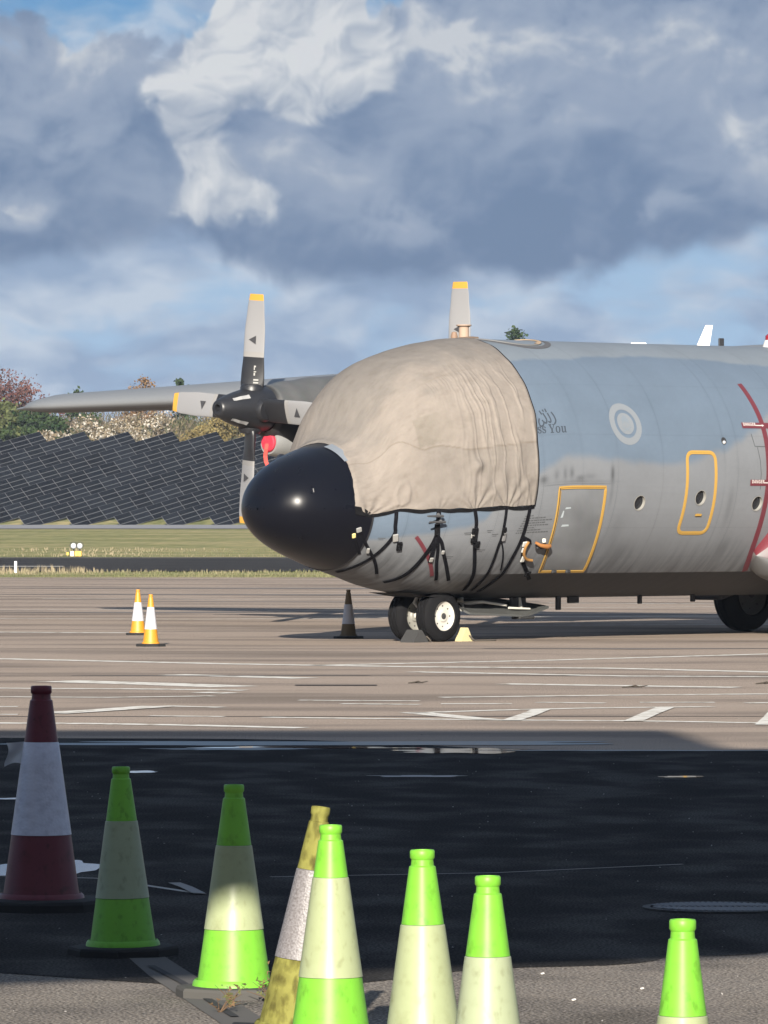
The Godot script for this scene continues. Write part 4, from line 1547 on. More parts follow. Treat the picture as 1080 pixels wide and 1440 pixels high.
func make_gear(t: Node3D) -> void:
	var white := mat(0.50, 0.49, 0.44, 0.5)
	var gear := part("nose_gear_strut", t)
	var a := Acc.new()
	a.tube([Vector3(0.06, 0.42, 0), Vector3(0.05, 0.62, 0), Vector3(0.04, 1.2, 0)], [0.06, 0.075, 0.085], 16)
	obj("leg", a, mat(0.30, 0.30, 0.29, 0.45, 0.2), gear)
	a = Acc.new()
	a.tube([Vector3(0.06, 0.41, -0.3), Vector3(0.06, 0.41, 0.3)], [0.05], 14)
	obj("axle", a, white, gear)
	a = Acc.new()
	a.tube([Vector3(-0.02, 0.50, 0), Vector3(-0.16, 0.62, 0), Vector3(-0.04, 0.80, 0)], [0.03], 8)
	obj("torque_link", a, white, gear)
	a = Acc.new()
	a.tube([Vector3(0.16, 0.66, 0.12), Vector3(0.9, 0.9, 0.12)], [0.028], 8)
	obj("brace", a, mat(0.12, 0.12, 0.12, 0.6), gear)
	make_wheel("nose_wheel", Vector3(0.06, 0.41, 0.315), 0.41, 0.335, t, mat(0.46, 0.445, 0.40, 0.4))
	make_wheel("nose_wheel", Vector3(0.06, 0.41, -0.315), 0.41, 0.335, t, mat(0.24, 0.235, 0.21, 0.5))  # far rim coloured darker to paint in the shade between the tyres
	# dark bay the leg comes out of
	a = Acc.new()
	for k in 12:
		var u0 := lerpf(-0.75, 1.15, k / 12.0)
		var u1 := lerpf(-0.75, 1.15, (k + 1) / 12.0)
		a.quad(Vector3(u0, section(u0)[1] - 0.012, -0.46), Vector3(u1, section(u1)[1] - 0.012, -0.46), Vector3(u1, section(u1)[1] - 0.012, 0.46), Vector3(u0, section(u0)[1] - 0.012, 0.46), Vector3(0, 3, 0))
	obj("wheel_bay", a, mat(0.012, 0.012, 0.013, 0.9), t)
	# the long rear door of the bay hanging level
	var door := part("nose_gear_door", t)
	a = Acc.new()
	var near := [Vector3(0.62, 0.47, 0.33), Vector3(0.72, 0.425, 0.37), Vector3(1.9, 0.375, 0.40), Vector3(2.15, 0.40, 0.38), Vector3(2.62, 0.505, 0.30)]
	var far := [Vector3(0.90, 0.69, -0.30), Vector3(1.1, 0.69, -0.33), Vector3(1.9, 0.65, -0.36), Vector3(2.2, 0.62, -0.33), Vector3(2.64, 0.53, 0.1)]
	for k in 4:
		a.quad(near[k], near[k + 1], far[k + 1], far[k], Vector3(1.6, 2.0, 0))
		a.quad(near[k] + Vector3(0, 0.035, 0), near[k + 1] + Vector3(0, 0.035, 0), far[k + 1] + Vector3(0, 0.035, 0), far[k] + Vector3(0, 0.035, 0), Vector3(1.6, -2.0, 0))
		a.quad(near[k], near[k + 1], near[k + 1] + Vector3(0, 0.035, 0), near[k] + Vector3(0, 0.035, 0), Vector3(1.6, 0.5, -3))
		a.quad(far[k], far[k + 1], far[k + 1] + Vector3(0, 0.035, 0), far[k] + Vector3(0, 0.035, 0), Vector3(1.6, 0.5, 3))
	a.quad(near[0], far[0], far[0] + Vector3(0, 0.035, 0), near[0] + Vector3(0, 0.035, 0), Vector3(3, 0.5, 0))
	obj("panel", a, mat(0.06, 0.062, 0.06, 0.6), door)
	for q in [[Vector3(0.78, 0.62, 0.10), Vector3(0.84, 0.80, 0.05), 0.05], [Vector3(0.95, 0.60, 0.0), Vector3(1.30, 0.62, 0.10), 0.035], [Vector3(1.30, 0.62, 0.10), Vector3(1.72, 0.56, 0.22), 0.025], [Vector3(0.70, 0.50, 0.22), Vector3(0.92, 0.64, 0.0), 0.03], [Vector3(1.75, 0.52, 0.24), Vector3(2.2, 0.50, 0.28), 0.02], [Vector3(2.12, 0.52, 0.15), Vector3(2.12, 0.68, 0.12), 0.03]]:
		a = Acc.new()
		a.tube([q[0], q[1]], [q[2], q[2] * 0.8], 8)
		obj("link", a, white, door)
	a = Acc.new()
	a.box(Transform3D(Basis(), Vector3(2.02, 0.36, 0.30)), Vector3(0.36, 0.05, 0.2), 0.015)
	obj("bump_stop", a, mat(0.02, 0.02, 0.02, 0.8), door)
	# main wheels on the far side under the wheel fairing, the near pair beyond the frame
	for s in [-1.0, 1.0]:
		for u in [9.75, 11.3]:
			make_wheel("main_wheel", Vector3(u, 0.66, 1.85 * s), 0.66, 0.46, t, mat(0.10, 0.10, 0.10, 0.6))
		a = Acc.new()
		a.box(Transform3D(Basis(Vector3(0, 0, 1), 0.25), Vector3(8.75, 0.78, 1.55 * s)), Vector3(0.7, 0.30, 0.7), 0.04)
		obj("main_gear_door", a, mat(0.06, 0.06, 0.063, 0.7), t)
		# wheel fairing
		a = Acc.new()
		var rows := []
		var cols := []
		for k in 34:
			var f := k / 33.0
			var u := 6.08 + 9.0 * f
			var g := sqrt(maxf(0.0, 1.0 - pow(1.0 - minf(f / 0.17, 1.0), 2.0))) * (1.0 - 0.8 * smoothstep(0.75, 1.0, f))
			var row := PackedVector3Array()
			var cr := PackedColorArray()
			for j in 28:
				var an := TAU * j / 28.0
				var ca := cos(an)
				var sa := sin(an)
				var e := 0.75
				row.append(Vector3(u, 1.50 + (0.10 - 0.25 * (1.0 - g)) + 0.80 * g * signf(sa) * pow(absf(sa), e), s * (1.72 + 0.92 * g * signf(ca) * pow(absf(ca), e))))
				var cl := Color(0.17, 0.175, 0.18)
				var slope_ := u + 0.22 * sa
				if slope_ < 6.13: cl = Color(0.20, 0.205, 0.21)
				elif slope_ < 7.0: cl = Color(0.125, 0.022, 0.03)
				if sa < -0.55: cl = Color(0.13, 0.135, 0.14)  # lower part darkened in the colour for its shade
				cr.append(cl)
			rows.append(row)
			cols.append(cr)
		a.grid(rows, true, s > 0.0, cols)
		obj("wheel_fairing", a, tinted(0.55), t)


# ---------------------------------------------------------------- wing, engines, propellers
func make_wing(t: Node3D) -> void:
	var a := Acc.new()
	var rows := []
	var cols := []
	for k in 81:
		var s := (k - 40) / 40.0
		var z := s * 20.5
		var f := absf(s)
		var le := lerpf(8.15, 8.35, smoothstep(0.25, 1.0, f))
		var ch := lerpf(4.9, 2.55, maxf(0.0, (f - 0.25) / 0.75))
		if f < 0.25: ch = 4.9
		var tip := smoothstep(0.90, 1.0, f)
		le += 0.85 * pow(tip, 2.2)
		ch -= 1.35 * pow(tip, 2.2)
		var th := lerpf(0.17, 0.125, f) * ch * (1.0 - 0.55 * pow(tip, 2.0))
		var y := lerpf(4.42, 4.08, f)
		var row := PackedVector3Array()
		var cr := PackedColorArray()
		for j in 36:
			var an := TAU * j / 36.0
			var x := 0.5 - 0.5 * cos(an)
			var yt := 5.0 * (0.2969 * sqrt(x) - 0.126 * x - 0.3516 * x * x + 0.2843 * x * x * x - 0.1036 * x * x * x * x) * th
			var yy := yt * 1.15 if an < PI else -yt * 0.95
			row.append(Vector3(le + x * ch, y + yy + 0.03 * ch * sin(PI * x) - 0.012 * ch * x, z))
			cr.append(Color(0.150, 0.158, 0.165) if x < 0.06 or an < PI else Color(0.045, 0.045, 0.047))  # lower surface coloured near black to paint its shade
		rows.append(row)
		cols.append(cr)
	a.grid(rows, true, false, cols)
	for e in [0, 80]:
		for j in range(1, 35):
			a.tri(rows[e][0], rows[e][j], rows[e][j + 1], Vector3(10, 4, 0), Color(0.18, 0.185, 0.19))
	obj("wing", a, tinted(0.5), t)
	for s in [-10.2, -4.95]:
		make_engine(t, s)
	# tail fin and tailplane, beyond the frame
	a = Acc.new()
	a.quad(Vector3(19.5, 4.6, 0.12), Vector3(25.3, 4.4, 0.05), Vector3(25.6, 11.6, 0.03), Vector3(23.2, 11.6, 0.06), Vector3(22, 6, -4))
	a.quad(Vector3(19.5, 4.6, -0.12), Vector3(25.3, 4.4, -0.05), Vector3(25.6, 11.6, -0.03), Vector3(23.2, 11.6, -0.06), Vector3(22, 6, 4))
	a.quad(Vector3(19.5, 4.6, 0.12), Vector3(23.2, 11.6, 0.06), Vector3(23.2, 11.6, -0.06), Vector3(19.5, 4.6, -0.12), Vector3(25, 6, 0))
	a.quad(Vector3(23.2, 11.6, 0.06), Vector3(25.6, 11.6, 0.03), Vector3(25.6, 11.6, -0.03), Vector3(23.2, 11.6, -0.06), Vector3(24, 6, 0))
	a.quad(Vector3(25.3, 4.4, 0.05), Vector3(25.6, 11.6, 0.03), Vector3(25.6, 11.6, -0.03), Vector3(25.3, 4.4, -0.05), Vector3(20, 6, 0))
	obj("tail_fin", a, mat(0.17, 0.18, 0.19, 0.6), t)


func make_engine(t: Node3D, z: float) -> void:
	var o := part("engine_nacelle", t)
	o.position = Vector3(0, 3.92, z)
	# u, top, bottom, half width relative to the propeller axis
	var st := [[6.14, 0.38, -0.42, 0.40], [6.24, 0.44, -0.52, 0.47], [6.7, 0.52, -0.72, 0.53], [7.4, 0.60, -0.86, 0.57], [8.3, 0.66, -0.90, 0.58], [9.6, 0.66, -0.70, 0.55], [11.0, 0.55, -0.35, 0.42], [12.4, 0.42, 0.0, 0.16]]
	var a := Acc.new()
	var rows := []
	var cols := []
	for k in 71:
		var u := lerpf(6.14, 12.4, pow(k / 70.0, 1.4))
		var j := 0
		while j < st.size() - 2 and u > st[j + 1][0]: j += 1
		var f := smoothstep(0.0, 1.0, (u - st[j][0]) / (st[j + 1][0] - st[j][0]))
		var tp := lerpf(st[j][1], st[j + 1][1], f)
		var bt := lerpf(st[j][2], st[j + 1][2], f)
		var w := lerpf(st[j][3], st[j + 1][3], f)
		var row := PackedVector3Array()
		var cr := PackedColorArray()
		for g in 44:
			var an := TAU * g / 44.0
			row.append(Vector3(u, (tp + bt) / 2.0 + (tp - bt) / 2.0 * cos(an), w * sin(an)))
			var stain := 0.5 + 0.5 * n_p1.get_noise_2d(u * 1.5, g * 0.12)
			var v := 0.088 * (1.0 - 0.30 * stain)
			var c := Color(v * 0.98, v, v * 0.99)
			if cos(an) < -0.05 and u < 10.0: c = Color(0.016, 0.016, 0.02)   # shade under the nacelle, painted black
			if u < 6.2: c = Color(0.02, 0.02, 0.022)
			cr.append(c)
		rows.append(row)
		cols.append(cr)
	a.grid(rows, true, false, cols)
	obj("cowling", a, tinted(0.5), o)
	# oil cooler intake: a bright metal duct below the spinner
	a = Acc.new()
	a.lathe([Vector2(0.17, 0.03), Vector2(0.185, -0.01), Vector2(0.215, -0.01), Vector2(0.235, 0.05), Vector2(0.25, 0.2), Vector2(0.27, 1.0), Vector2(0.2, 1.6)], 36, Transform3D(Basis(Vector3(0, 0, 1), Vector3(1, -0.05, 0).normalized(), Vector3(0.05, 1, 0).normalized()).orthonormalized(), Vector3(6.26, -0.60, 0.03)))
	obj("intake_duct", a, mat(0.33, 0.33, 0.32, 0.42, 0.45), o)
	make_propeller(t, z)


func blade_shape(r0: float, r1: float, n: int) -> Acc:
	var a := Acc.new()
	var rows := []
	for k in n + 1:
		var r := lerpf(r0, r1, float(k) / n)
		var ch := along([[0.28, 0.36], [0.45, 0.46], [0.94, 0.44], [1.4, 0.445], [1.80, 0.40], [2.06, 0.335]], r)
		var th := along([[0.28, 0.17], [0.6, 0.11], [1.0, 0.065], [2.06, 0.022]], r)
		var b := deg_to_rad(along([[0.28, 25.0], [0.6, 22.0], [1.0, 14.0], [2.06, 4.0]], r))
		if r > 2.03: ch *= 1.0 - 0.06 * smoothstep(2.03, 2.06, r)
		var row := PackedVector3Array()
		for j in 22:
			var an := TAU * j / 22.0
			var x := cos(an) * ch / 2.0
			var y := sin(an) * th / 2.0 * (1.0 - 0.35 * cos(an))
			# chord direction: across the disc and somewhat aft
			row.append(Vector3(x * sin(b) + y * cos(b), r, x * cos(b) - y * sin(b)))
		rows.append(row)
	a.grid(rows, true, true)
	for e in [0, n]:
		for j in range(1, 21):
			a.tri(rows[e][0], rows[e][j], rows[e][j + 1], Vector3(0, (r0 + r1) / 2.0, 0))
	return a


func make_propeller(t: Node3D, z: float) -> void:
	var o := part("propeller", t)
	o.position = Vector3(5.84, 3.92 if z < -8.0 else 3.99, z)
	o.rotation.x = deg_to_rad(4.2 if z < -8.0 else 0.8)
	var black := mat(0.013, 0.0135, 0.016, 0.42)
	var a := Acc.new()
	var fwd := Transform3D(Basis(Vector3(0, 1, 0), Vector3(-1, 0, 0), Vector3(0, 0, 1)), Vector3.ZERO)
	a.lathe([Vector2(0.40, -0.30), Vector2(0.415, -0.12), Vector2(0.40, 0.05), Vector2(0.345, 0.22), Vector2(0.30, 0.40), Vector2(0.24, 0.60), Vector2(0.165, 0.78), Vector2(0.14, 0.82), Vector2(0.12, 0.83), Vector2(0.07, 0.825), Vector2(0.055, 0.70), Vector2(0.0, 0.70)], 48, fwd)
	obj("spinner", a, black, o)
	var shapes := [blade_shape(0.24, 0.93, 12), blade_shape(0.93, 1.02, 2), blade_shape(1.02, 1.945, 16), blade_shape(1.945, 2.06, 4)]
	var meshes := []
	for s in shapes: meshes.append(s.mesh())
	var grey := mat(0.20, 0.20, 0.205, 0.5)
	var seat := Acc.new()
	seat.lathe([Vector2(0.20, 0.18), Vector2(0.215, 0.38), Vector2(0.18, 0.44), Vector2(0.0, 0.45)], 24)
	var seat_m := seat.mesh()
	for k in 4:
		var turn := Basis(Vector3(1, 0, 0), PI / 2.0 * k)
		var names := ["blade_cuff", "blade_band", "blade", "blade_tip"]
		var mats := [black, mat(0.20, 0.195, 0.19, 0.6), grey, mat(0.46, 0.235, 0.035, 0.5)]
		for j in 4:
			obj(names[j], meshes[j], mats[j], o).transform = Transform3D(turn, Vector3.ZERO)
		obj("blade_socket", seat_m, black, o).transform = Transform3D(turn, Vector3.ZERO)
		# dark arrow on the front face
		var m := Acc.new()
		var b := deg_to_rad(11.5)
		var c := Vector3(sin(b), 0, cos(b))
		var f := Vector3(-cos(b), 0, sin(b))
		var p := Vector3(0, 1.24, 0) + f * 0.046 + c * 0.02
		for pts in [[Vector3(0, 0.075, 0), Vector3(0, -0.075, 0), c * -0.12]]:
			m.tri(p + pts[0] + c * 0.04, p + pts[1] + c * 0.04, p + pts[2] + f * -0.006, p - f)
		obj("arrow_mark", m, mat(0.03, 0.03, 0.034, 0.7), o).transform = Transform3D(turn, Vector3.ZERO)
		if k == 0:
			for q in [[0.46, 0.10, 0.03], [0.51, 0.10, 0.03], [0.60, 0.03, 0.05], [0.66, 0.05, 0.02], [0.70, 0.02, 0.05], [0.75, 0.04, 0.03]]:
				m = Acc.new()
				var b2 := deg_to_rad(22.5)
				var c2 := Vector3(sin(b2), 0, cos(b2))
				var f2 := Vector3(-cos(b2), 0, sin(b2))
				var p2 := Vector3(0, q[0], 0) + f2 * 0.078 + c2 * 0.05
				m.quad(p2, p2 + c2 * q[1], p2 + c2 * q[1] + Vector3(0, q[2], 0), p2 + Vector3(0, q[2], 0), Vector3(0, q[0], 0))
				obj("stencil", m, mat(0.28, 0.28, 0.27, 0.7), o)
	# two worn metal plates on the spinner's port side
	for s in [0.75, -0.85]:
		a = Acc.new()
		for j in 6:
			var x0 := lerpf(-0.28, -0.62, j / 6.0)
			var x1 := lerpf(-0.28, -0.62, (j + 1) / 6.0)
			var r0 := lerpf(0.40, 0.265, (-x0 - 0.05) / 0.5) if x0 > -0.55 else 0.27
			r0 = along([[0.0, 0.412], [0.22, 0.357], [0.40, 0.312], [0.60, 0.252], [0.78, 0.18]], -x0) + 0.003
			var r1 := along([[0.0, 0.412], [0.22, 0.357], [0.40, 0.312], [0.60, 0.252], [0.78, 0.18]], -x1) + 0.003
			var lo: float = s - 0.12
			var up: float = s + 0.12
			a.quad(Vector3(x0, r0 * sin(lo), r0 * cos(lo)), Vector3(x1, r1 * sin(lo), r1 * cos(lo)), Vector3(x1, r1 * sin(up), r1 * cos(up)), Vector3(x0, r0 * sin(up), r0 * cos(up)), Vector3(-0.4, 0, 0))
		obj("worn_plate", a, mat(0.26, 0.26, 0.26, 0.6), o)


func make_aircraft() -> void:
	hull_slopes()
	craft = thing("transport_aircraft", "grey and blue four engined military transport aircraft parked on the apron", "aircraft", Vector3(0.60, 0, -93.2), deg_to_rad(44.5))
	var body := make_hull(craft)
	make_radome(craft)
	make_details(craft, body)
	make_gear(craft)
	make_wing(craft)
	make_cover(craft.transform)
	# red plug in the intake of the outer engine, its ribbon hanging down
	var plug := thing("intake_plug", "red plug with hanging ribbon in the engine intake beside the black nose", "intake plug")
	plug.transform = craft.transform * Transform3D(Basis(), Vector3(6.26, 3.32, -10.17))
	var a := Acc.new()
	a.lathe([Vector2(0.172, -0.04), Vector2(0.172, 0.03), Vector2(0.15, 0.055), Vector2(0.0, 0.06)], 30, Transform3D(Basis(Vector3(0, 1, 0), Vector3(-1, 0, 0), Vector3(0, 0, 1)), Vector3.ZERO))
	var red := mat(0.40, 0.022, 0.045, 0.75)
	obj("pad", a, red, plug)
	a = Acc.new()
	var path := [Vector3(-0.07, -0.02, 0.02), Vector3(-0.10, -0.12, 0.02), Vector3(-0.09, -0.24, -0.01), Vector3(-0.085, -0.34, 0.0), Vector3(-0.08, -0.42, 0.04), Vector3(-0.08, -0.50, 0.06)]
	for k in path.size() - 1:
		var w := Vector3(0.02, 0, 0.028)
		a.quad(path[k] - w, path[k] + w, path[k + 1] + w, path[k + 1] - w, Vector3(2, -0.2, 0))
		a.quad(path[k] - w + Vector3(0.004, 0, 0), path[k] + w + Vector3(0.004, 0, 0), path[k + 1] + w + Vector3(0.004, 0, 0), path[k + 1] - w + Vector3(0.004, 0, 0), Vector3(-2, -0.2, 0))
	obj("ribbon", a, mat(0.45, 0.05, 0.04, 0.8), plug)
	# wheel chocks
	var ch := thing("wheel_chock", "pale yellow triangular chock behind the nose wheel", "wheel chock")
	ch.transform = craft.transform * Transform3D(Basis(), Vector3(0.60, 0, 0.36))
	a = Acc.new()
	wedge(a, 0.26, 0.22, 0.15)
	obj("wedge", a, mat(0.46, 0.40, 0.22, 0.7), ch)
	a = Acc.new()
	a.tube([Vector3(0.03, 0.10, 0.09), Vector3(0.06, 0.05, 0.12), Vector3(0.10, 0.015, 0.13), Vector3(0.3, 0.012, 0.1), Vector3(0.55, 0.015, 0.16), Vector3(0.62, 0.012, 0.10)], [0.014], 6)
	obj("rope", a, mat(0.07, 0.06, 0.05, 0.9), ch)
	ch = thing("wheel_chock", "dark weathered chock in front of the nose wheels", "wheel chock")
	ch.transform = craft.transform * Transform3D(Basis(), Vector3(-0.50, 0, 0.34))
	a = Acc.new()
	wedge(a, 0.34, 0.20, 0.30)
	obj("wedge", a, mat(0.035, 0.035, 0.035, 0.8), ch)
	a = Acc.new()
	a.tube([Vector3(0.12, 0.10, 0.15), Vector3(0.16, 0.05, 0.18), Vector3(0.20, 0.012, 0.17)], [0.014], 6)
	obj("rope", a, mat(0.07, 0.06, 0.05, 0.9), ch)


func wedge(a: Acc, l: float, h: float, w: float) -> void:
	var p := [Vector2(-l / 2, 0), Vector2(-l / 2 + 0.01, 0.03), Vector2(-0.02, h), Vector2(0.02, h), Vector2(l / 2 - 0.01, 0.03), Vector2(l / 2, 0)]
	var o := Vector3(0, h * 0.35, 0)
	for k in 6:
		var q: Vector2 = p[k]
		var r: Vector2 = p[(k + 1) % 6]
		a.quad(Vector3(q.x, q.y, -w / 2), Vector3(r.x, r.y, -w / 2), Vector3(r.x, r.y, w / 2), Vector3(q.x, q.y, w / 2), o)
	for s in [-1.0, 1.0]:
		for k in range(1, 5):
			a.tri(Vector3(p[0].x, p[0].y, s * w / 2), Vector3(p[k].x, p[k].y, s * w / 2), Vector3(p[k + 1].x, p[k + 1].y, s * w / 2), o)


# ---------------------------------------------------------------- traffic cones
func cone_material(col: Array, sd: int, dirt: float, rough := 0.45) -> StandardMaterial3D:
	# plastic with scuffs and grime of its own
	var m := mat(col[0], col[1], col[2], rough, 0.0, 0.4)
	var f := noise(sd, 0.018, 5)
	var lo := 1.0 - dirt
	m.albedo_texture = ramped(f, 256, [0.0, 0.22, 0.32, 0.5, 1.0], [lin(lo * 0.72, lo * 0.69, lo * 0.62), lin(lo * 0.93, lo * 0.91, lo * 0.87), lin(0.96, 0.96, 0.95), lin(1, 1, 1), lin(1, 1, 1)])
	m.uv1_triplanar = true
	m.uv1_scale = Vector3(4.0, 2.6, 4.0)
	return m


func cone_radius(f: float, h: float, k: float) -> float:
	return lerpf(0.165, 0.038, f) * h / 0.9 * k


func make_cone(called: String, label: String, at_: Vector3, h: float, low: float, high: float, body: Material, sleeve: Material, plate: Material, o := {}) -> Node3D:
	# low and high: where the white sleeve begins and ends, as shares of the height
	var t := thing(called, label, "traffic cone", at_, o.get("turn", 0.0), o.get("group", ""))
	t.rotation = Vector3(o.get("tip", 0.0), o.get("turn", 0.0), o.get("lean", 0.0))
	var wide: float = o.get("wide", 1.0)
	var a := Acc.new()
	var ph: float = 0.045 * h / 0.9
	var half: float = o.get("plate", 0.225) * h / 0.9
	# plate: a square with cut corners and a rounded upper edge
	var rings := []
	for lv in [[0.0, 1.0], [ph * 0.7, 1.0], [ph * 0.95, 0.975], [ph, 0.94], [ph + 0.004, 0.6]]:
		var row := PackedVector3Array()
		for k in 8:
			var an: float = TAU * (k + 0.5) / 8.0
			var r: float = half * float(lv[1]) * (1.0 if k % 2 == 0 else 1.0) * 1.13
			row.append(Vector3(cos(an) * r, lv[0], sin(an) * r))
		rings.append(row)
	for r in 4:
		for k in 8:
			a.quad(rings[r][k], rings[r][(k + 1) % 8], rings[r + 1][(k + 1) % 8], rings[r + 1][k], Vector3(0, -0.05 if r > 1 else ph / 2, 0))
	obj("base_plate", a, plate, t)
	var upper: Material = o.get("upper", body)
	a = Acc.new()
	var prof := [Vector2(cone_radius(0.0, h, wide) * 1.08, ph), Vector2(cone_radius(0.0, h, wide) * 1.06, ph + 0.018), Vector2(cone_radius(0.02, h, wide) * 1.02, ph + 0.03)]
	for k in 7:
		var f := lerpf(0.05, low, k / 6.0)
		prof.append(Vector2(cone_radius(f, h, wide), f * h))
	a.lathe(prof, 56)
	obj("lower_body", a, body, t)
	a = Acc.new()
	var e := 0.0025
	prof = [Vector2(cone_radius(low, h, wide), low * h + 0.001), Vector2(cone_radius(low, h, wide) + e, low * h + 0.002)]
	for k in 5:
		var f := lerpf(low + 0.004, high - 0.004, k / 4.0)
		prof.append(Vector2(cone_radius(f, h, wide) + e, f * h))
	prof.append(Vector2(cone_radius(high, h, wide), high * h - 0.001))
	a.lathe(prof, 56)
	obj("reflective_sleeve", a, sleeve, t)
	a = Acc.new()
	prof = []
	for k in 5:
		var f := lerpf(high, 0.935, k / 4.0)
		prof.append(Vector2(cone_radius(f, h, wide), f * h))
	var rt := cone_radius(0.95, h, wide)
	prof.append_array([Vector2(rt * 0.90, 0.94 * h), Vector2(rt * 0.86, 0.962 * h), Vector2(rt * 0.97, 0.970 * h), Vector2(rt * 0.97, 0.994 * h), Vector2(rt * 0.90, h), Vector2(rt * 0.72, h), Vector2(rt * 0.66, 0.95 * h)])
	a.lathe(prof, 56)
	obj("upper_body", a, upper, t)
	return t


func make_cones() -> void:
	var rubber := mat(0.022, 0.022, 0.023, 0.85, 0.0, 0.3)
	var dusty := mat(0.07, 0.068, 0.064, 0.9, 0.0, 0.2)
	var lime := [0.135, 0.38, 0.03]
	var green := cone_material(lime, 71, 0.10)
	var green2 := cone_material(lime, 72, 0.18)
	var cream := cone_material([0.265, 0.30, 0.17], 73, 0.06, 0.4)
	var cream2 := cone_material([0.265, 0.30, 0.19], 74, 0.10, 0.4)
	var g := "lime green cones in the foreground row"
	var w := 17.0
	make_cone("traffic_cone", "lime green cone wholly in shade, just right of the tall red cone", ground(173, 1343), 0.88, 0.305, 0.715, green2, cream2, rubber, {"plate": 0.235, "lean": 0.012, "turn": 0.35, "group": g})
	make_cone("traffic_cone", "lime green cone half in shade, its grey rubber base on the trench joint", ground(329, 1401), 0.905, 0.318, 0.715, green, cream, dusty, {"turn": 0.2, "group": g})
	make_cone("traffic_cone", "sunlit lime green cone standing against the leaning dirty yellow cone", Vector3((465 - 540) / FOCAL * 21.8, 0, -21.8), 0.9, 0.37, 0.785, green, cream, rubber, {"turn": 0.5, "group": g})
	make_cone("traffic_cone", "sunlit lime green cone below the nose wheels, left of a close pair", Vector3((596 - 540) / FOCAL * 20.2, 0, -20.2), 0.9, 0.30, 0.715, green2, cream, rubber, {"turn": 0.1, "lean": 0.006, "group": g})
	make_cone("traffic_cone", "sunlit lime green cone with a torn sleeve edge, right of a close pair", Vector3((686 - 540) / FOCAL * 18.75, 0, -18.75), 0.9, 0.32, 0.715, green, cream2, rubber, {"turn": 0.3, "wide": 0.97, "group": g})
	make_cone("traffic_cone", "lone sunlit lime green cone at the right, below the drain cover", Vector3((960 - 540) / FOCAL * 16.75, 0, -16.75), 0.9, 0.31, 0.695, green2, cream, rubber, {"turn": 0.45, "wide": 0.90, "group": g})
	# the leaning yellow one
	var grime := mat(0.185, 0.18, 0.05, 0.8, 0.0, 0.15)
	grime.albedo_texture = ramped(noise(75, 0.025, 5), 256, [0.0, 0.30, 0.48, 0.62, 1.0], [lin(0.14, 0.13, 0.16), lin(0.46, 0.44, 0.46), lin(0.68, 0.67, 0.64), lin(1, 1, 1), lin(1, 1, 1)])
	grime.uv1_triplanar = true
	grime.uv1_scale = Vector3(3.0, 1.6, 3.0)
	var worn := mat(0.18, 0.17, 0.175, 0.5, 0.0, 0.5)
	var cells := noise(76, 0.12, 1, FastNoiseLite.TYPE_CELLULAR)
	worn.albedo_texture = ramped(noise(77, 0.09, 4), 256, [0.0, 0.42, 0.5, 1.0], [lin(0.45, 0.42, 0.40), lin(0.7, 0.68, 0.66), lin(1, 1, 1), lin(1, 1, 1)])
	worn.uv1_triplanar = true
	worn.uv1_scale = Vector3(3.5, 3.5, 3.5)
	worn.normal_enabled = true
	worn.normal_texture = bumps(cells, 256, 3.0)
	worn.normal_scale = 0.5
	make_cone("leaning_cone", "dirty yellow cone with scuffed silver sleeve leaning behind a lime green cone", Vector3((409 - 540) / FOCAL * 22.4, 0.02, -22.5), 0.92, 0.355, 0.735, grime, worn, rubber, {"lean": -0.125, "wide": 0.84, "turn": 0.0})
	# the tall red one, in shade
	var red := cone_material([0.115, 0.016, 0.026], 78, 0.3, 0.4)
	var silver := mat(0.50, 0.49, 0.55, 0.42, 0.1, 0.5)
	silver.normal_enabled = true
	silver.normal_texture = bumps(noise(79, 0.10, 1, FastNoiseLite.TYPE_CELLULAR), 256, 4.0)
	silver.normal_scale = 0.3
	silver.uv1_triplanar = true
	silver.uv1_scale = Vector3(2.5, 2.5, 2.5)
	silver.albedo_texture = ramped(noise(80, 0.02, 4), 256, [0.0, 0.4, 0.55, 1.0], [lin(0.75, 0.73, 0.75), lin(0.9, 0.89, 0.9), lin(1, 1, 1), lin(1, 1, 1)])
	make_cone("tall_cone", "tall dark red cone with silver sleeve in the shade at far left", ground(58, 1279), 1.165, 0.335, 0.75, red, silver, rubber, {"turn": 0.3, "wide": 0.98, "plate": 0.25})
	# pale torn sheet caught on its far side
	var a := Acc.new()
	var rows := []
	for r in 9:
		var row := PackedVector3Array()
		for s in 9:
			var f := r / 8.0
			var x := s / 8.0
			row.append(Vector3(lerpf(-0.185 + 0.012 * sin(f * 5.0), -0.05, x), 0.865 - 0.125 * f * (1.0 - 0.15 * sin(x * 4.0)) + 0.01 * x, -0.06 + 0.014 * sin(x * 7.0 + f * 4.0)))
		rows.append(row)
	a.grid(rows)
	var sheet_ := obj("torn_sheet", a, mat(0.55, 0.55, 0.55, 0.8))
	sheet_.position = ground(58, 1279)
	tag(sheet_, "pale torn plastic sheet snagged on the upper half of the tall red cone", "plastic sheet")
	# cones by the aircraft
	var amber := mat(0.50, 0.215, 0.016, 0.5)
	var white := mat(0.46, 0.455, 0.48, 0.4)
	make_cone("apron_cone", "amber and white cone on the apron, left and further back of the two", ground(194, 893), 0.765, 0.31, 0.72, amber, white, rubber, {"plate": 0.215, "wide": 0.95, "turn": 0.2})
	make_cone("apron_cone", "amber and white cone on the apron, right and nearer of the two", ground(212, 909), 0.80, 0.33, 0.76, amber, white, rubber, {"plate": 0.24, "wide": 0.88, "turn": 0.1})
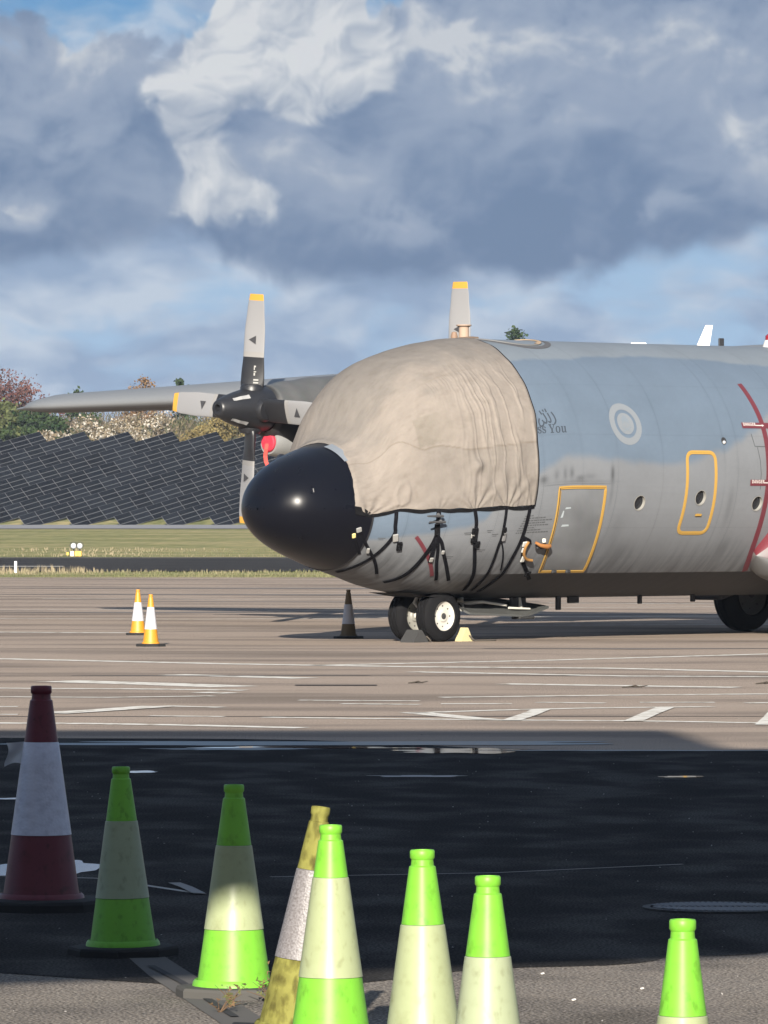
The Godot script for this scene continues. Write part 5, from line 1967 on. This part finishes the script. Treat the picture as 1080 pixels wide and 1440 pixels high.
	make_cone("apron_cone", "orange cone with pale sleeve under the black nose of the aircraft, its shade painted as dull brown", ground(490, 898), 0.80, 0.30, 0.70, mat(0.13, 0.09, 0.045, 0.8), mat(0.44, 0.44, 0.46, 0.6), rubber, {"plate": 0.245, "wide": 0.92, "turn": 0.3})  # orange body coloured brown to carry the shade of the aircraft


# ---------------------------------------------------------------- small things on the ground
func make_litter() -> void:
	var iron := mat(0.055, 0.056, 0.06, 0.6, 0.3)
	# round slotted drain cover
	var c := ground(1014, 1278.5)
	var d := thing("drain_cover", "round slotted iron drain cover in the shaded tarmac at right", "drain cover", c)
	var r := 0.38
	var a := Acc.new()
	a.lathe([Vector2(r + 0.03, 0.002), Vector2(r + 0.03, 0.014), Vector2(r - 0.01, 0.014), Vector2(r - 0.01, 0.004), Vector2(0.0, 0.004)], 56)
	obj("rim", a, mat(0.015, 0.015, 0.016, 0.8), d)
	for k in 25:
		var x := -0.36 + k * 0.03
		var l := sqrt(maxf(0.0, (r - 0.02) * (r - 0.02) - x * x))
		if l < 0.03: continue
		for s in [-1.0, 1.0]:
			a = Acc.new()
			a.box(Transform3D(Basis(Vector3.UP, 0.35), Vector3(x, 0.011, s * l / 2.0)), Vector3(0.014, 0.012, maxf(0.02, l * 0.86)), 0.003)
			obj("bar", a, mat(0.13, 0.13, 0.135, 0.6, 0.2), d)
	# twigs and dry leaves
	var bark := mat(0.05, 0.04, 0.03, 0.9)
	for q in [[588, 961, 0.26, "short dark twig lying on the sunlit apron below the nose wheels"], [893, 967, 0.34, "forked dark twig lying on the sunlit apron at right"], [1078, 962, 0.3, "dark twig at the right edge of the sunlit apron"]]:
		a = Acc.new()
		var p := ground(q[0], q[1])
		var s: float = q[2] * 0.9
		a.tube([Vector3(-s / 2, 0.008, 0.1), Vector3(-s / 6, 0.014, 0.0), Vector3(s / 5, 0.01, -0.05), Vector3(s / 2, 0.02, -0.18)], [0.007, 0.011, 0.009, 0.004], 6)
		a.tube([Vector3(-s / 6, 0.014, 0), Vector3(0.0, 0.03, 0.08), Vector3(s / 4, 0.008, 0.16)], [0.008, 0.006, 0.003], 6)
		var o := obj("twig", a, bark)
		o.position = p
		tag(o, q[3], "twig")
	rng.seed = 91
	var pale := mat(0.55, 0.53, 0.50, 0.8)
	for q in [[763, 1370, 0.010, "white scrap of litter between the two right hand cones, furthest back"], [807, 1407, 0.011, "pale scrap of litter close beside the lone right hand cone"], [903, 1391, 0.010, "white scrap of litter just left of the lone right hand cone"], [502, 1353, 0.03, "dark flat scrap behind the leaning yellow cone"]]:
		a = Acc.new()
		var s: float = q[2]
		a.box(Transform3D(Basis(Vector3(0.3, 1, 0.2).normalized(), 0.7), Vector3(0, s * 0.35, 0)), Vector3(s * 1.6, s * 0.6, s), s * 0.12)
		var o := obj("litter", a, pale if q[2] < 0.02 else mat(0.05, 0.045, 0.04, 0.9))
		o.position = ground(q[0], q[1])
		tag(o, q[3], "litter")
	# dry weed at the foot of the second cone
	var w := thing("dry_weed", "small dry reddish weed by the base of the half shaded green cone", "weed", ground(372, 1402))
	for q in [[0.0, 0.0, 0.16, 5], [-0.05, 0.12, 0.10, 6], [0.03, 0.3, 0.09, 7], [-0.13, 0.55, 0.11, 8], [-0.17, 0.8, 0.08, 9]]:
		rng.seed = q[3]
		a = Acc.new()
		for k in 6:
			var tip := Vector3(rng.randf_range(-0.07, 0.07), q[2] * rng.randf_range(0.5, 1.0), rng.randf_range(-0.05, 0.05))
			a.tube([Vector3(q[0], 0, q[1]), Vector3(q[0], 0, q[1]) + tip * 0.6, Vector3(q[0], 0, q[1]) + tip + Vector3(tip.x * 0.6, 0, 0)], [0.0025, 0.002, 0.001], 4, Color(0.10, 0.06, 0.035), false)
			for j in 4:
				var at_ := Vector3(q[0], 0, q[1]) + tip * rng.randf_range(0.4, 1.0)
				var e := Vector3(rng.randf_range(-0.02, 0.02), rng.randf_range(-0.008, 0.016), 0.004)
				a.tri(at_, at_ + e, at_ + Vector3(e.y, -e.x * 0.5, 0.006), at_ - Vector3(0, 0, 1), Color(0.11, 0.07, 0.035) if k % 2 == 0 else Color(0.08, 0.09, 0.03))
		obj("stem", a, tinted(0.9), w)
	# runway guard light: two hooded lamps on yellow boxes
	var g := thing("guard_light", "pair of hooded round lamps on yellow boxes beside the taxiway", "runway light", Vector3((104.0 - 540.0) / FOCAL * 270.0, bank_height(-270.0) + 0.02, -270.0))
	for k in 4:
		a = Acc.new()
		var x: float = [-0.29, -0.08, 0.12, 0.27][k]
		a.box(Transform3D(Basis(), Vector3(x, 0.11, 0)), Vector3(0.16 if k else 0.10, 0.24 if k else 0.14, 0.25), 0.015)
		obj("box", a, mat(0.66, 0.42, 0.06, 0.6) if k != 1 else mat(0.70, 0.66, 0.50, 0.6), g)
	for x in [-0.02, 0.27]:
		a = Acc.new()
		a.tube([Vector3(x, 0.2, 0), Vector3(x, 0.42, 0)], [0.03], 8)
		obj("post", a, mat(0.03, 0.03, 0.03, 0.7), g)
		a = Acc.new()
		a.lathe([Vector2(0.17, -0.10), Vector2(0.17, 0.16), Vector2(0.155, 0.16), Vector2(0.15, 0.05)], 24, Transform3D(Basis(Vector3.RIGHT, PI / 2), Vector3(x, 0.50, 0)))
		obj("hood", a, mat(0.02, 0.02, 0.022, 0.7), g)
		a = Acc.new()
		a.lathe([Vector2(0.125, 0.05), Vector2(0.06, 0.09), Vector2(0.0, 0.10)], 24, Transform3D(Basis(Vector3.RIGHT, PI / 2), Vector3(x, 0.48, 0)))
		obj("lens", a, mat(0.36, 0.38, 0.42, 0.2), g)
	a = Acc.new()
	a.box(Transform3D(Basis(), Vector3(0, 0.2, 0)), Vector3(0.09, 0.40, 0.05), 0.01)
	var st := obj("marker_stake", a, mat(0.72, 0.72, 0.72, 0.6))
	st.position = Vector3((22.0 - 540.0) / FOCAL * 198.0, 0, -198.0)
	tag(st, "short white stake in the grass strip at the far left", "marker")


# ---------------------------------------------------------------- solar panels on the bank
func make_panels() -> void:
	var frame := mat(0.085, 0.088, 0.095, 0.55, 0.0, 0.2)
	var cell := mat(0.006, 0.0075, 0.011, 0.5, 0.0, 0.1)
	var steel := mat(0.22, 0.22, 0.22, 0.5, 0.3)
	var along_ := Vector3(0.53, 0.172, -0.85)
	var l := 1.985
	var down := Vector3(0.594, -0.766, 0.21)
	down = (down - along_.normalized() * down.dot(along_.normalized())).normalized()
	var up := down.cross(along_.normalized()).normalized()
	if up.y < 0.0: up = -up
	var basis := Basis(along_.normalized(), up, along_.normalized().cross(up))
	var wide := 1.16
	var mid := -1.0 if basis.z.dot(down) < 0.0 else 1.0
	var tones := [cell, mat(0.007, 0.0088, 0.013, 0.45, 0.0, 0.1), mat(0.005, 0.0062, 0.0095, 0.5, 0.0, 0.1), mat(0.0085, 0.0105, 0.015, 0.42, 0.0, 0.14)]
	rng.seed = 15
	# one module: thin frame with three dark strips of cells
	var fm := Acc.new()
	fm.box(Transform3D(Basis(), Vector3(l / 2, 0, mid * wide / 2)), Vector3(l - 0.012, 0.04, wide), 0.006)
	var m := fm.mesh()
	var cm := Acc.new()
	for k in 3:
		cm.box(Transform3D(Basis(), Vector3(l / 2, 0.022, mid * (k + 0.5) * wide / 3.0)), Vector3(l - 0.035, 0.012, wide / 3.0 - 0.055), 0.0)
	var cmesh := cm.mesh()
	m.add_surface_from_arrays(Mesh.PRIMITIVE_TRIANGLES, cmesh.surface_get_arrays(0))
	m.surface_set_material(0, frame)
	m.surface_set_material(1, cell)
	var post := Acc.new()
	post.box(Transform3D(Basis(), Vector3(0, -0.6, 0)), Vector3(0.1, 1.2, 0.1), 0.01)
	var pm := post.mesh()
	var nth := ["first", "second", "third", "fourth", "fifth", "sixth", "seventh", "eighth", "ninth", "tenth", "eleventh", "twelfth", "thirteenth", "fourteenth", "fifteenth", "sixteenth"]
	for j in range(-1, 15):
		var x_end := (76.0 + 62.0 * j - 540.0) / FOCAL * 449.0
		var foot := Vector3(x_end - 18.9, 1.78, -418.6)
		var t := thing("solar_panel_row", "tilted dark solar panel row on the bank, %s of the rows from the left" % nth[j + 1], "solar panels", foot, 0.0, "parallel rows of solar panels on the bank")
		for k in 19:
			var o := MeshInstance3D.new()
			o.mesh = m
			o.name = "panel" if k == 0 else "panel_%03d" % k
			t.add_child(o, true)
			var slip := 0.0
			o.set_surface_override_material(1, tones[rng.randi() % 4])
			o.transform = Transform3D(basis, along_ * l * (k - 2.0) + Vector3(0, 0.66 + slip, 0))
		for k in 5:
			var o := obj("post", pm, steel, t)
			o.position = along_ * l * (k * 3.9 - 0.6) + down * wide * 0.5 + Vector3(0, 0.6, 0)


# ---------------------------------------------------------------- trees beyond the panels
func limb(a: Acc, p: Vector3, d: Vector3, len_: float, r: float, depth: int, tips: Array, col: Color) -> void:
	var mid := p + d * len_ * 0.5 + Vector3(rng.randf_range(-0.06, 0.06), 0.0, rng.randf_range(-0.06, 0.06)) * len_
	var e := p + d * len_
	a.tube([p, mid, e], [r, r * 0.8, r * 0.6], 5 if depth > 1 else 3, col, false)
	tips.append(e)
	if depth <= 0:
		return
	for k in rng.randi_range(2, 3):
		var q := (d + Vector3(rng.randf_range(-0.8, 0.8), rng.randf_range(-0.1, 0.5), rng.randf_range(-0.8, 0.8))).normalized()
		limb(a, e if k else mid, q, len_ * rng.randf_range(0.62, 0.82), r * 0.58, depth - 1, tips, col)


func tree(called: String, label: String, cat: String, x: float, top_y: float, d: float, wide: float, kind: String, sd: int, cols: Array, dens := 1.0) -> void:
	# x, top_y: where its tip stands in the photograph; d: distance; wide: crown width in metres
	rng.seed = sd
	var base_h := bank_height(-d) - 0.3
	var h := EYE - (top_y - 720.0) / FOCAL * d - base_h
	if kind == "bare" or kind == "pale": h *= 0.56
	var t := thing(called, label, cat, Vector3((x - 540.0) / FOCAL * d, base_h, -d), 0.0, "trees beyond the solar panels")
	var wood := Acc.new()
	var tips := []
	var bark := Color(0.085, 0.07, 0.055)
	if kind == "pale": bark = Color(0.20, 0.17, 0.13)
	var clear := h * (0.16 if kind == "dense" else 0.28)
	wood.tube([Vector3(0, 0, 0), Vector3(0.05, clear * 0.6, 0), Vector3(0, clear, 0.03), Vector3(0.08, h * 0.6, 0)], [h * 0.024, h * 0.02, h * 0.017, h * 0.007], 7, bark)
	for k in 7:
		var y := lerpf(clear * 0.8, h * 0.62, k / 6.0)
		var an := k * 2.4 + rng.randf() * 0.8
		limb(wood, Vector3(0, y, 0), Vector3(cos(an) * 0.8, rng.randf_range(0.45, 1.0), sin(an) * 0.8).normalized(), minf(wide * 0.26, h * 0.24) * rng.randf_range(0.8, 1.15), h * 0.008, 3 if kind == "bare" else 2, tips, bark)
	obj("trunk", wood, tinted(0.95), t)
	var leaves := Acc.new()
	var clumps := []
	var n := int((70 if kind == "dense" else 46) * dens)
	for k in n:
		var v := Vector3(rng.randfn(0, 0.36), 0, rng.randfn(0, 0.36))
		var y := rng.randf_range(0.0, 1.0)
		var shape := sin(PI * pow(y, 0.75)) * 1.0 + 0.12
		if kind == "pointed": shape = 1.05 - y
		clumps.append(Vector3(v.x * wide * shape, lerpf(clear * 0.75, h, y), v.z * wide * shape))
	if kind != "dense" and kind != "pointed":
		for p in tips: 
			if rng.randf() < 0.5 * dens: clumps.append(p)
	var per := {"dense": 46, "pointed": 40, "blossom": 9, "thin": 15, "bare": 3, "pale": 18}
	var size: float = {"dense": 0.16, "pointed": 0.15, "blossom": 0.12, "thin": 0.12, "bare": 0.06, "pale": 0.11}[kind]
	for c in clumps:
		var tone := rng.randf()
		var spread := wide * rng.randf_range(0.06, 0.115)
		for k in per[kind]:
			var p: Vector3 = c + Vector3(rng.randfn(0, 1), rng.randfn(0, 0.75), rng.randfn(0, 1)) * spread
			if p.y < 0.1: continue
			var s := size * rng.randf_range(0.6, 1.3)
			var e := Vector3(rng.randf_range(-1, 1), rng.randf_range(-1, 1), rng.randf_range(-1, 1)).normalized() * s
			var f := e.cross(Vector3(rng.randf_range(-1, 1), rng.randf_range(-1, 1), rng.randf_range(-1, 1))).normalized() * s * 0.7
			var q: Color = (cols[0] as Color).lerp(cols[1], clampf(tone + rng.randf_range(-0.3, 0.3), 0, 1))
			if cols.size() > 2 and tone > 0.45 and rng.randf() < 0.55: q = cols[2]
			leaves.tri(p - e, p + f, p + e, p - Vector3(0, 1, 0), q)
			leaves.tri(p - e, p + e, p - f, p - Vector3(0, 1, 0), q)
	var lm := tinted(0.9, 0.0, 0.15)
	lm.backlight_enabled = true
	lm.backlight = Color(0.25, 0.25, 0.2)
	obj("crown", leaves, lm, t)


func make_trees() -> void:
	var green := [Color(0.018, 0.032, 0.016), Color(0.04, 0.060, 0.026)]
	var olive := [Color(0.05, 0.062, 0.028), Color(0.09, 0.10, 0.045)]
	var russet := [Color(0.075, 0.035, 0.033), Color(0.13, 0.068, 0.06)]
	var gold := [Color(0.11, 0.085, 0.035), Color(0.19, 0.155, 0.07)]
	var rust := [Color(0.11, 0.065, 0.035), Color(0.18, 0.115, 0.065)]
	var brown := [Color(0.10, 0.08, 0.06), Color(0.17, 0.14, 0.11)]
	var white := [Color(0.16, 0.13, 0.085), Color(0.20, 0.165, 0.12), Color(0.36, 0.33, 0.29)]
	tree("russet_tree", "reddish brown tree rising above the wing tip at the far left", "tree", 8, 524, 492, 5.6, "thin", 101, russet, 2.3)
	tree("russet_tree", "smaller reddish brown tree just right of the larger one at far left", "tree", 34, 541, 498, 2.8, "thin", 102, russet, 2.0)
	tree("bare_tree", "leafless grey tree between the russet trees and the wing", "tree", 66, 546, 505, 3.4, "bare", 103, [Color(0.12, 0.10, 0.085), Color(0.16, 0.13, 0.11)], 1.0)
	tree("evergreen_tree", "small dark evergreen whose tip shows over the wing tip", "tree", 109, 552, 505, 2.6, "dense", 104, green, 0.8)
	tree("evergreen_tree", "dark evergreen below the wing tip, second from the left edge", "tree", 52, 576, 468, 3.6, "dense", 105, green, 1.2)
	tree("evergreen_tree", "dark green bush like evergreen with a rounded top left of the blossom", "tree", 78, 590, 466, 2.6, "dense", 106, green, 0.9)
	tree("olive_tree", "olive green tree at the left edge below the russet crown", "tree", 6, 570, 470, 3.6, "dense", 107, olive, 1.1)
	tree("rust_tree", "rusty orange crown seen over the middle of the wing", "tree", 203, 534, 520, 3.0, "thin", 108, rust, 2.2)
	tree("rust_tree", "lower rusty crown beside the taller one over the wing", "tree", 188, 541, 524, 2.2, "thin", 109, rust, 1.5)
	tree("evergreen_tree", "dark green tip over the wing, just right of the rusty crown", "tree", 252, 537, 520, 2.0, "pointed", 110, green, 0.9)
	tree("evergreen_tree", "second dark green tip over the wing, nearest the propeller", "tree", 264, 542, 523, 1.5, "pointed", 111, green, 0.7)
	var k := 0
	for q in [[122, 588, 472, 2.6, "white blossom tree left of the middle of the panel tops"], [166, 590, 474, 2.2, "narrow white blossom tree under the middle of the wing"], [184, 586, 480, 2.0, "white blossom tree close to the rightmost one under the wing"], [219, 583, 474, 3.0, "broad white blossom tree under the left propeller blade"], [196, 603, 468, 1.8, "low blossom shrub in front of the broad white blossom tree"], [66, 608, 462, 2.0, "low pale blossom shrub in front of the dark evergreens"], [98, 612, 462, 1.6, "small pale shrub right of the low blossom shrub"], [140, 606, 466, 1.6, "small blossom shrub right of the first white blossom tree"]]:
		tree("blossom_tree", q[4], "blossom tree", q[0], q[1], q[2], q[3], "blossom", 120 + k, white, 1.1)
		k += 1
	tree("golden_tree", "golden olive tree behind the lower propeller blade", "tree", 316, 590, 472, 3.6, "thin", 140, gold, 3.2)
	tree("golden_tree", "golden brown shrub left of the lower propeller blade", "tree", 286, 604, 468, 2.4, "thin", 141, gold, 2.2)
	tree("dark_pine", "dark pine whose top shows over the roof of the aircraft", "tree", 726, 464, 520, 3.6, "pointed", 142, green, 1.6)
	k = 0
	var ord_ := ["first", "third", "fourth", "fifth", "sixth", "seventh", "eighth", "ninth", "tenth", "eleventh", "twelfth", "second"]
	for q in [[100, 588], [146, 582], [176, 578], [205, 584], [236, 579], [250, 592], [268, 582], [290, 586], [305, 580], [330, 578], [345, 588], [130, 598]]:
		tree("bare_tree", "thin leafless tree in the scrub under the wing, %s from the left" % ord_[k], "tree", q[0], q[1], 478 + (k * 7) % 22, 1.9, "bare" if k % 3 else "pale", 150 + k, brown, 0.8)
		k += 1
	# brown scrub and woodland that reads as one mass
	rng.seed = 171
	var tuft := Acc.new()
	for j in 26:
		var p := Vector3(rng.randfn(0, 0.35), absf(rng.randfn(0.35, 0.35)), rng.randfn(0, 0.3))
		var e := Vector3(rng.randf_range(-0.6, 0.6), rng.randf_range(0.2, 1), rng.randf_range(-0.6, 0.6)).normalized() * rng.randf_range(0.10, 0.26)
		var f := e.cross(Vector3(rng.randf_range(-1, 1), rng.randf_range(-1, 1), rng.randf_range(-1, 1))).normalized() * 0.035
		tuft.tri(p - e, p + f, p + e, p - Vector3(0, 0, 3))
		tuft.tri(p - f, p + f, p + e, p - Vector3(0, 0, 3))
	var places := []
	for j in 18000:
		var d := rng.randf_range(470.0, 545.0)
		var x := rng.randf_range(-120.0, 120.0)
		var top := 1.3 + (d - 470.0) * 0.032 + 0.7 * n_c1.get_noise_2d(x * 0.25, d * 0.1)
		var y := bank_height(-d) + rng.randf_range(0.0, maxf(0.4, top))
		var s := rng.randf_range(0.8, 1.7)
		var c := Color(0.08, 0.064, 0.048).lerp(Color(0.16, 0.13, 0.095), rng.randf())
		var zone := n_c1.get_noise_2d(x * 0.35 + 50.0, d * 0.05)
		if zone > 0.12: c = c.lerp(Color(0.11, 0.105, 0.05), 0.6)
		elif zone < -0.22: c = c.lerp(Color(0.05, 0.07, 0.03), 0.7)
		places.append([Transform3D(Basis(Vector3.UP, rng.randf() * TAU).scaled(Vector3(s, s, s)), Vector3(x, y - 0.2, -d)), c])
	scatter("brown_scrub", tuft.mesh(), places, tinted(1.0, 0.0, 0.1))
	# two low houses among the trees, roofs showing over the panels
	for q in [[276, 622, 458, 3.4, "low house with a blue grey roof behind the panel tops, nearer the blossom"], [333, 630, 458, 3.0, "low house with a blue grey roof behind the lower propeller blade"], [158, 618, 460, 2.0, "small blue grey shed roof left of the blossom trees"]]:
		var base_h := bank_height(-q[2])
		var h: float = EYE - (q[1] - 720.0) / FOCAL * q[2] - base_h
		var t := thing("house", q[4], "house", Vector3((q[0] - 540.0) / FOCAL * q[2], base_h, -q[2]), 0.3)
		var w: float = q[3] / 2.0
		var a := Acc.new()
		a.box(Transform3D(Basis(), Vector3(0, h * 0.25, 0)), Vector3(w * 1.8, h * 0.5, 3.0), 0.02)
		obj("wall", a, mat(0.30, 0.24, 0.19, 0.9), t)
		a = Acc.new()
		for s in [-1.0, 1.0]:
			a.quad(Vector3(-w, h * 0.48, 1.7 * s), Vector3(w, h * 0.48, 1.7 * s), Vector3(w * 0.75, h, 0), Vector3(-w * 0.75, h, 0), Vector3(0, h * 0.4, 0))
			a.tri(Vector3(w * s, h * 0.48, -1.7), Vector3(w * s, h * 0.48, 1.7), Vector3(w * 0.75 * s, h, 0), Vector3(0, h * 0.4, 0))
		obj("roof", a, mat(0.11, 0.125, 0.15, 0.7), t)


# ---------------------------------------------------------------- a white airliner parked far behind, mostly hidden
func make_airliner() -> void:
	var white := mat(0.80, 0.80, 0.80, 0.4)
	var d := 165.0
	var t := thing("airliner", "white airliner far behind, its winglet and roof edges above the grey fuselage", "airliner", Vector3((700.0 - 540.0) / FOCAL * d, 0, -d), 0.0)
	var a := Acc.new()
	a.lathe([Vector2(0.02, 0.0), Vector2(0.5, 0.3), Vector2(1.1, 1.2), Vector2(1.65, 2.8), Vector2(1.92, 5.0), Vector2(1.95, 7.0), Vector2(1.95, 27.0), Vector2(1.6, 31.0), Vector2(0.5, 37.0), Vector2(0.05, 38.0)], 40, Transform3D(Basis(Vector3(0, 1, 0), Vector3(1, 0, 0), Vector3(0, 0, -1)), Vector3(0, 4.70, 0)))
	obj("fuselage", a, white, t)
	for q in [[1.5, 0.55], [2.5, 0.7], [3.98, 0.7]]:
		a = Acc.new()
		a.box(Transform3D(Basis(), Vector3(q[0], 6.66, 0)), Vector3(q[1], 0.4, 0.4), 0.15)
		obj("roof_fairing", a, white, t)
	for s in [-1.0, 1.0]:
		a = Acc.new()
		var r0 := [Vector3(2.2, 4.0, s * 1.6), Vector3(6.4, 3.9, s * 1.6), Vector3(6.4, 3.6, s * 1.6), Vector3(2.2, 3.7, s * 1.6)]
		var r1 := [Vector3(4.55, 5.75, s * 16.0), Vector3(5.35, 5.75, s * 16.0), Vector3(5.35, 5.65, s * 16.0), Vector3(4.55, 5.65, s * 16.0)]
		for k in 4:
			a.quad(r0[k], r0[(k + 1) % 4], r1[(k + 1) % 4], r1[k], Vector3(4.6, 4.8, s * 8.0))
		obj("wing", a, white, t)
		a = Acc.new()
		var w0 := [Vector3(4.50, 5.7, s * 16.0 - 0.05), Vector3(5.00, 5.7, s * 16.0 - 0.05), Vector3(5.16, 6.83, s * 16.3 - 0.04), Vector3(4.98, 6.83, s * 16.3 - 0.04)]
		for z in [0.0, 0.10]:
			a.quad(w0[0] + Vector3(0, 0, z), w0[1] + Vector3(0, 0, z), w0[2] + Vector3(0, 0, z), w0[3] + Vector3(0, 0, z), Vector3(5.6, 6.6, s * 16.1 + (1.0 if z == 0.0 else -1.0)))
		for k in 4:
			a.quad(w0[k], w0[(k + 1) % 4], w0[(k + 1) % 4] + Vector3(0, 0, 0.1), w0[k] + Vector3(0, 0, 0.1), Vector3(5.9, 6.8, s * 16.15))
		obj("winglet", a, white, t)
	a = Acc.new()
	var f0 := [Vector3(31.5, 6.0, 0.1), Vector3(37.0, 6.0, 0.1), Vector3(38.6, 12.0, 0.05), Vector3(36.4, 12.0, 0.05)]
	a.quad(f0[0], f0[1], f0[2], f0[3], Vector3(35, 8, -3))
	var f1 := []
	for p in f0: f1.append(Vector3(p.x, p.y, -p.z))
	a.quad(f1[0], f1[1], f1[2], f1[3], Vector3(35, 8, 3))
	for k in 4: a.quad(f0[k], f0[(k + 1) % 4], f1[(k + 1) % 4], f1[k], Vector3(35.5, 8.5, 0))
	obj("tail_fin", a, white, t)
	for q in [[4.0, 0.0], [17.0, 2.6], [17.0, -2.6]]:
		a = Acc.new()
		a.lathe([Vector2(0.2, -0.2), Vector2(0.55, -0.16), Vector2(0.55, 0.16), Vector2(0.2, 0.2)], 24, Transform3D(Basis(Vector3.RIGHT, PI / 2), Vector3(q[0], 0.55, q[1])))
		obj("wheel", a, mat(0.02, 0.02, 0.02, 0.8), t)
		a = Acc.new()
		a.tube([Vector3(q[0], 0.5, q[1]), Vector3(q[0], 3.2, q[1] * 0.8)], [0.1], 8)
		obj("gear_leg", a, mat(0.4, 0.4, 0.4, 0.5), t)


func _ready() -> void:
	var cam := Camera3D.new()
	cam.name = "camera"
	cam.fov = rad_to_deg(2.0 * atan(720.0 / FOCAL))
	cam.near = 0.5
	cam.far = 15000.0
	cam.position = Vector3(0, EYE, 0)
	add_child(cam)
	cam.current = true
	make_sky()
	make_sun()
	make_ground()
	make_added_pier()
	make_aircraft()
	make_panels()
	make_trees()
	make_airliner()
	make_cones()
	make_litter()
	make_grass()
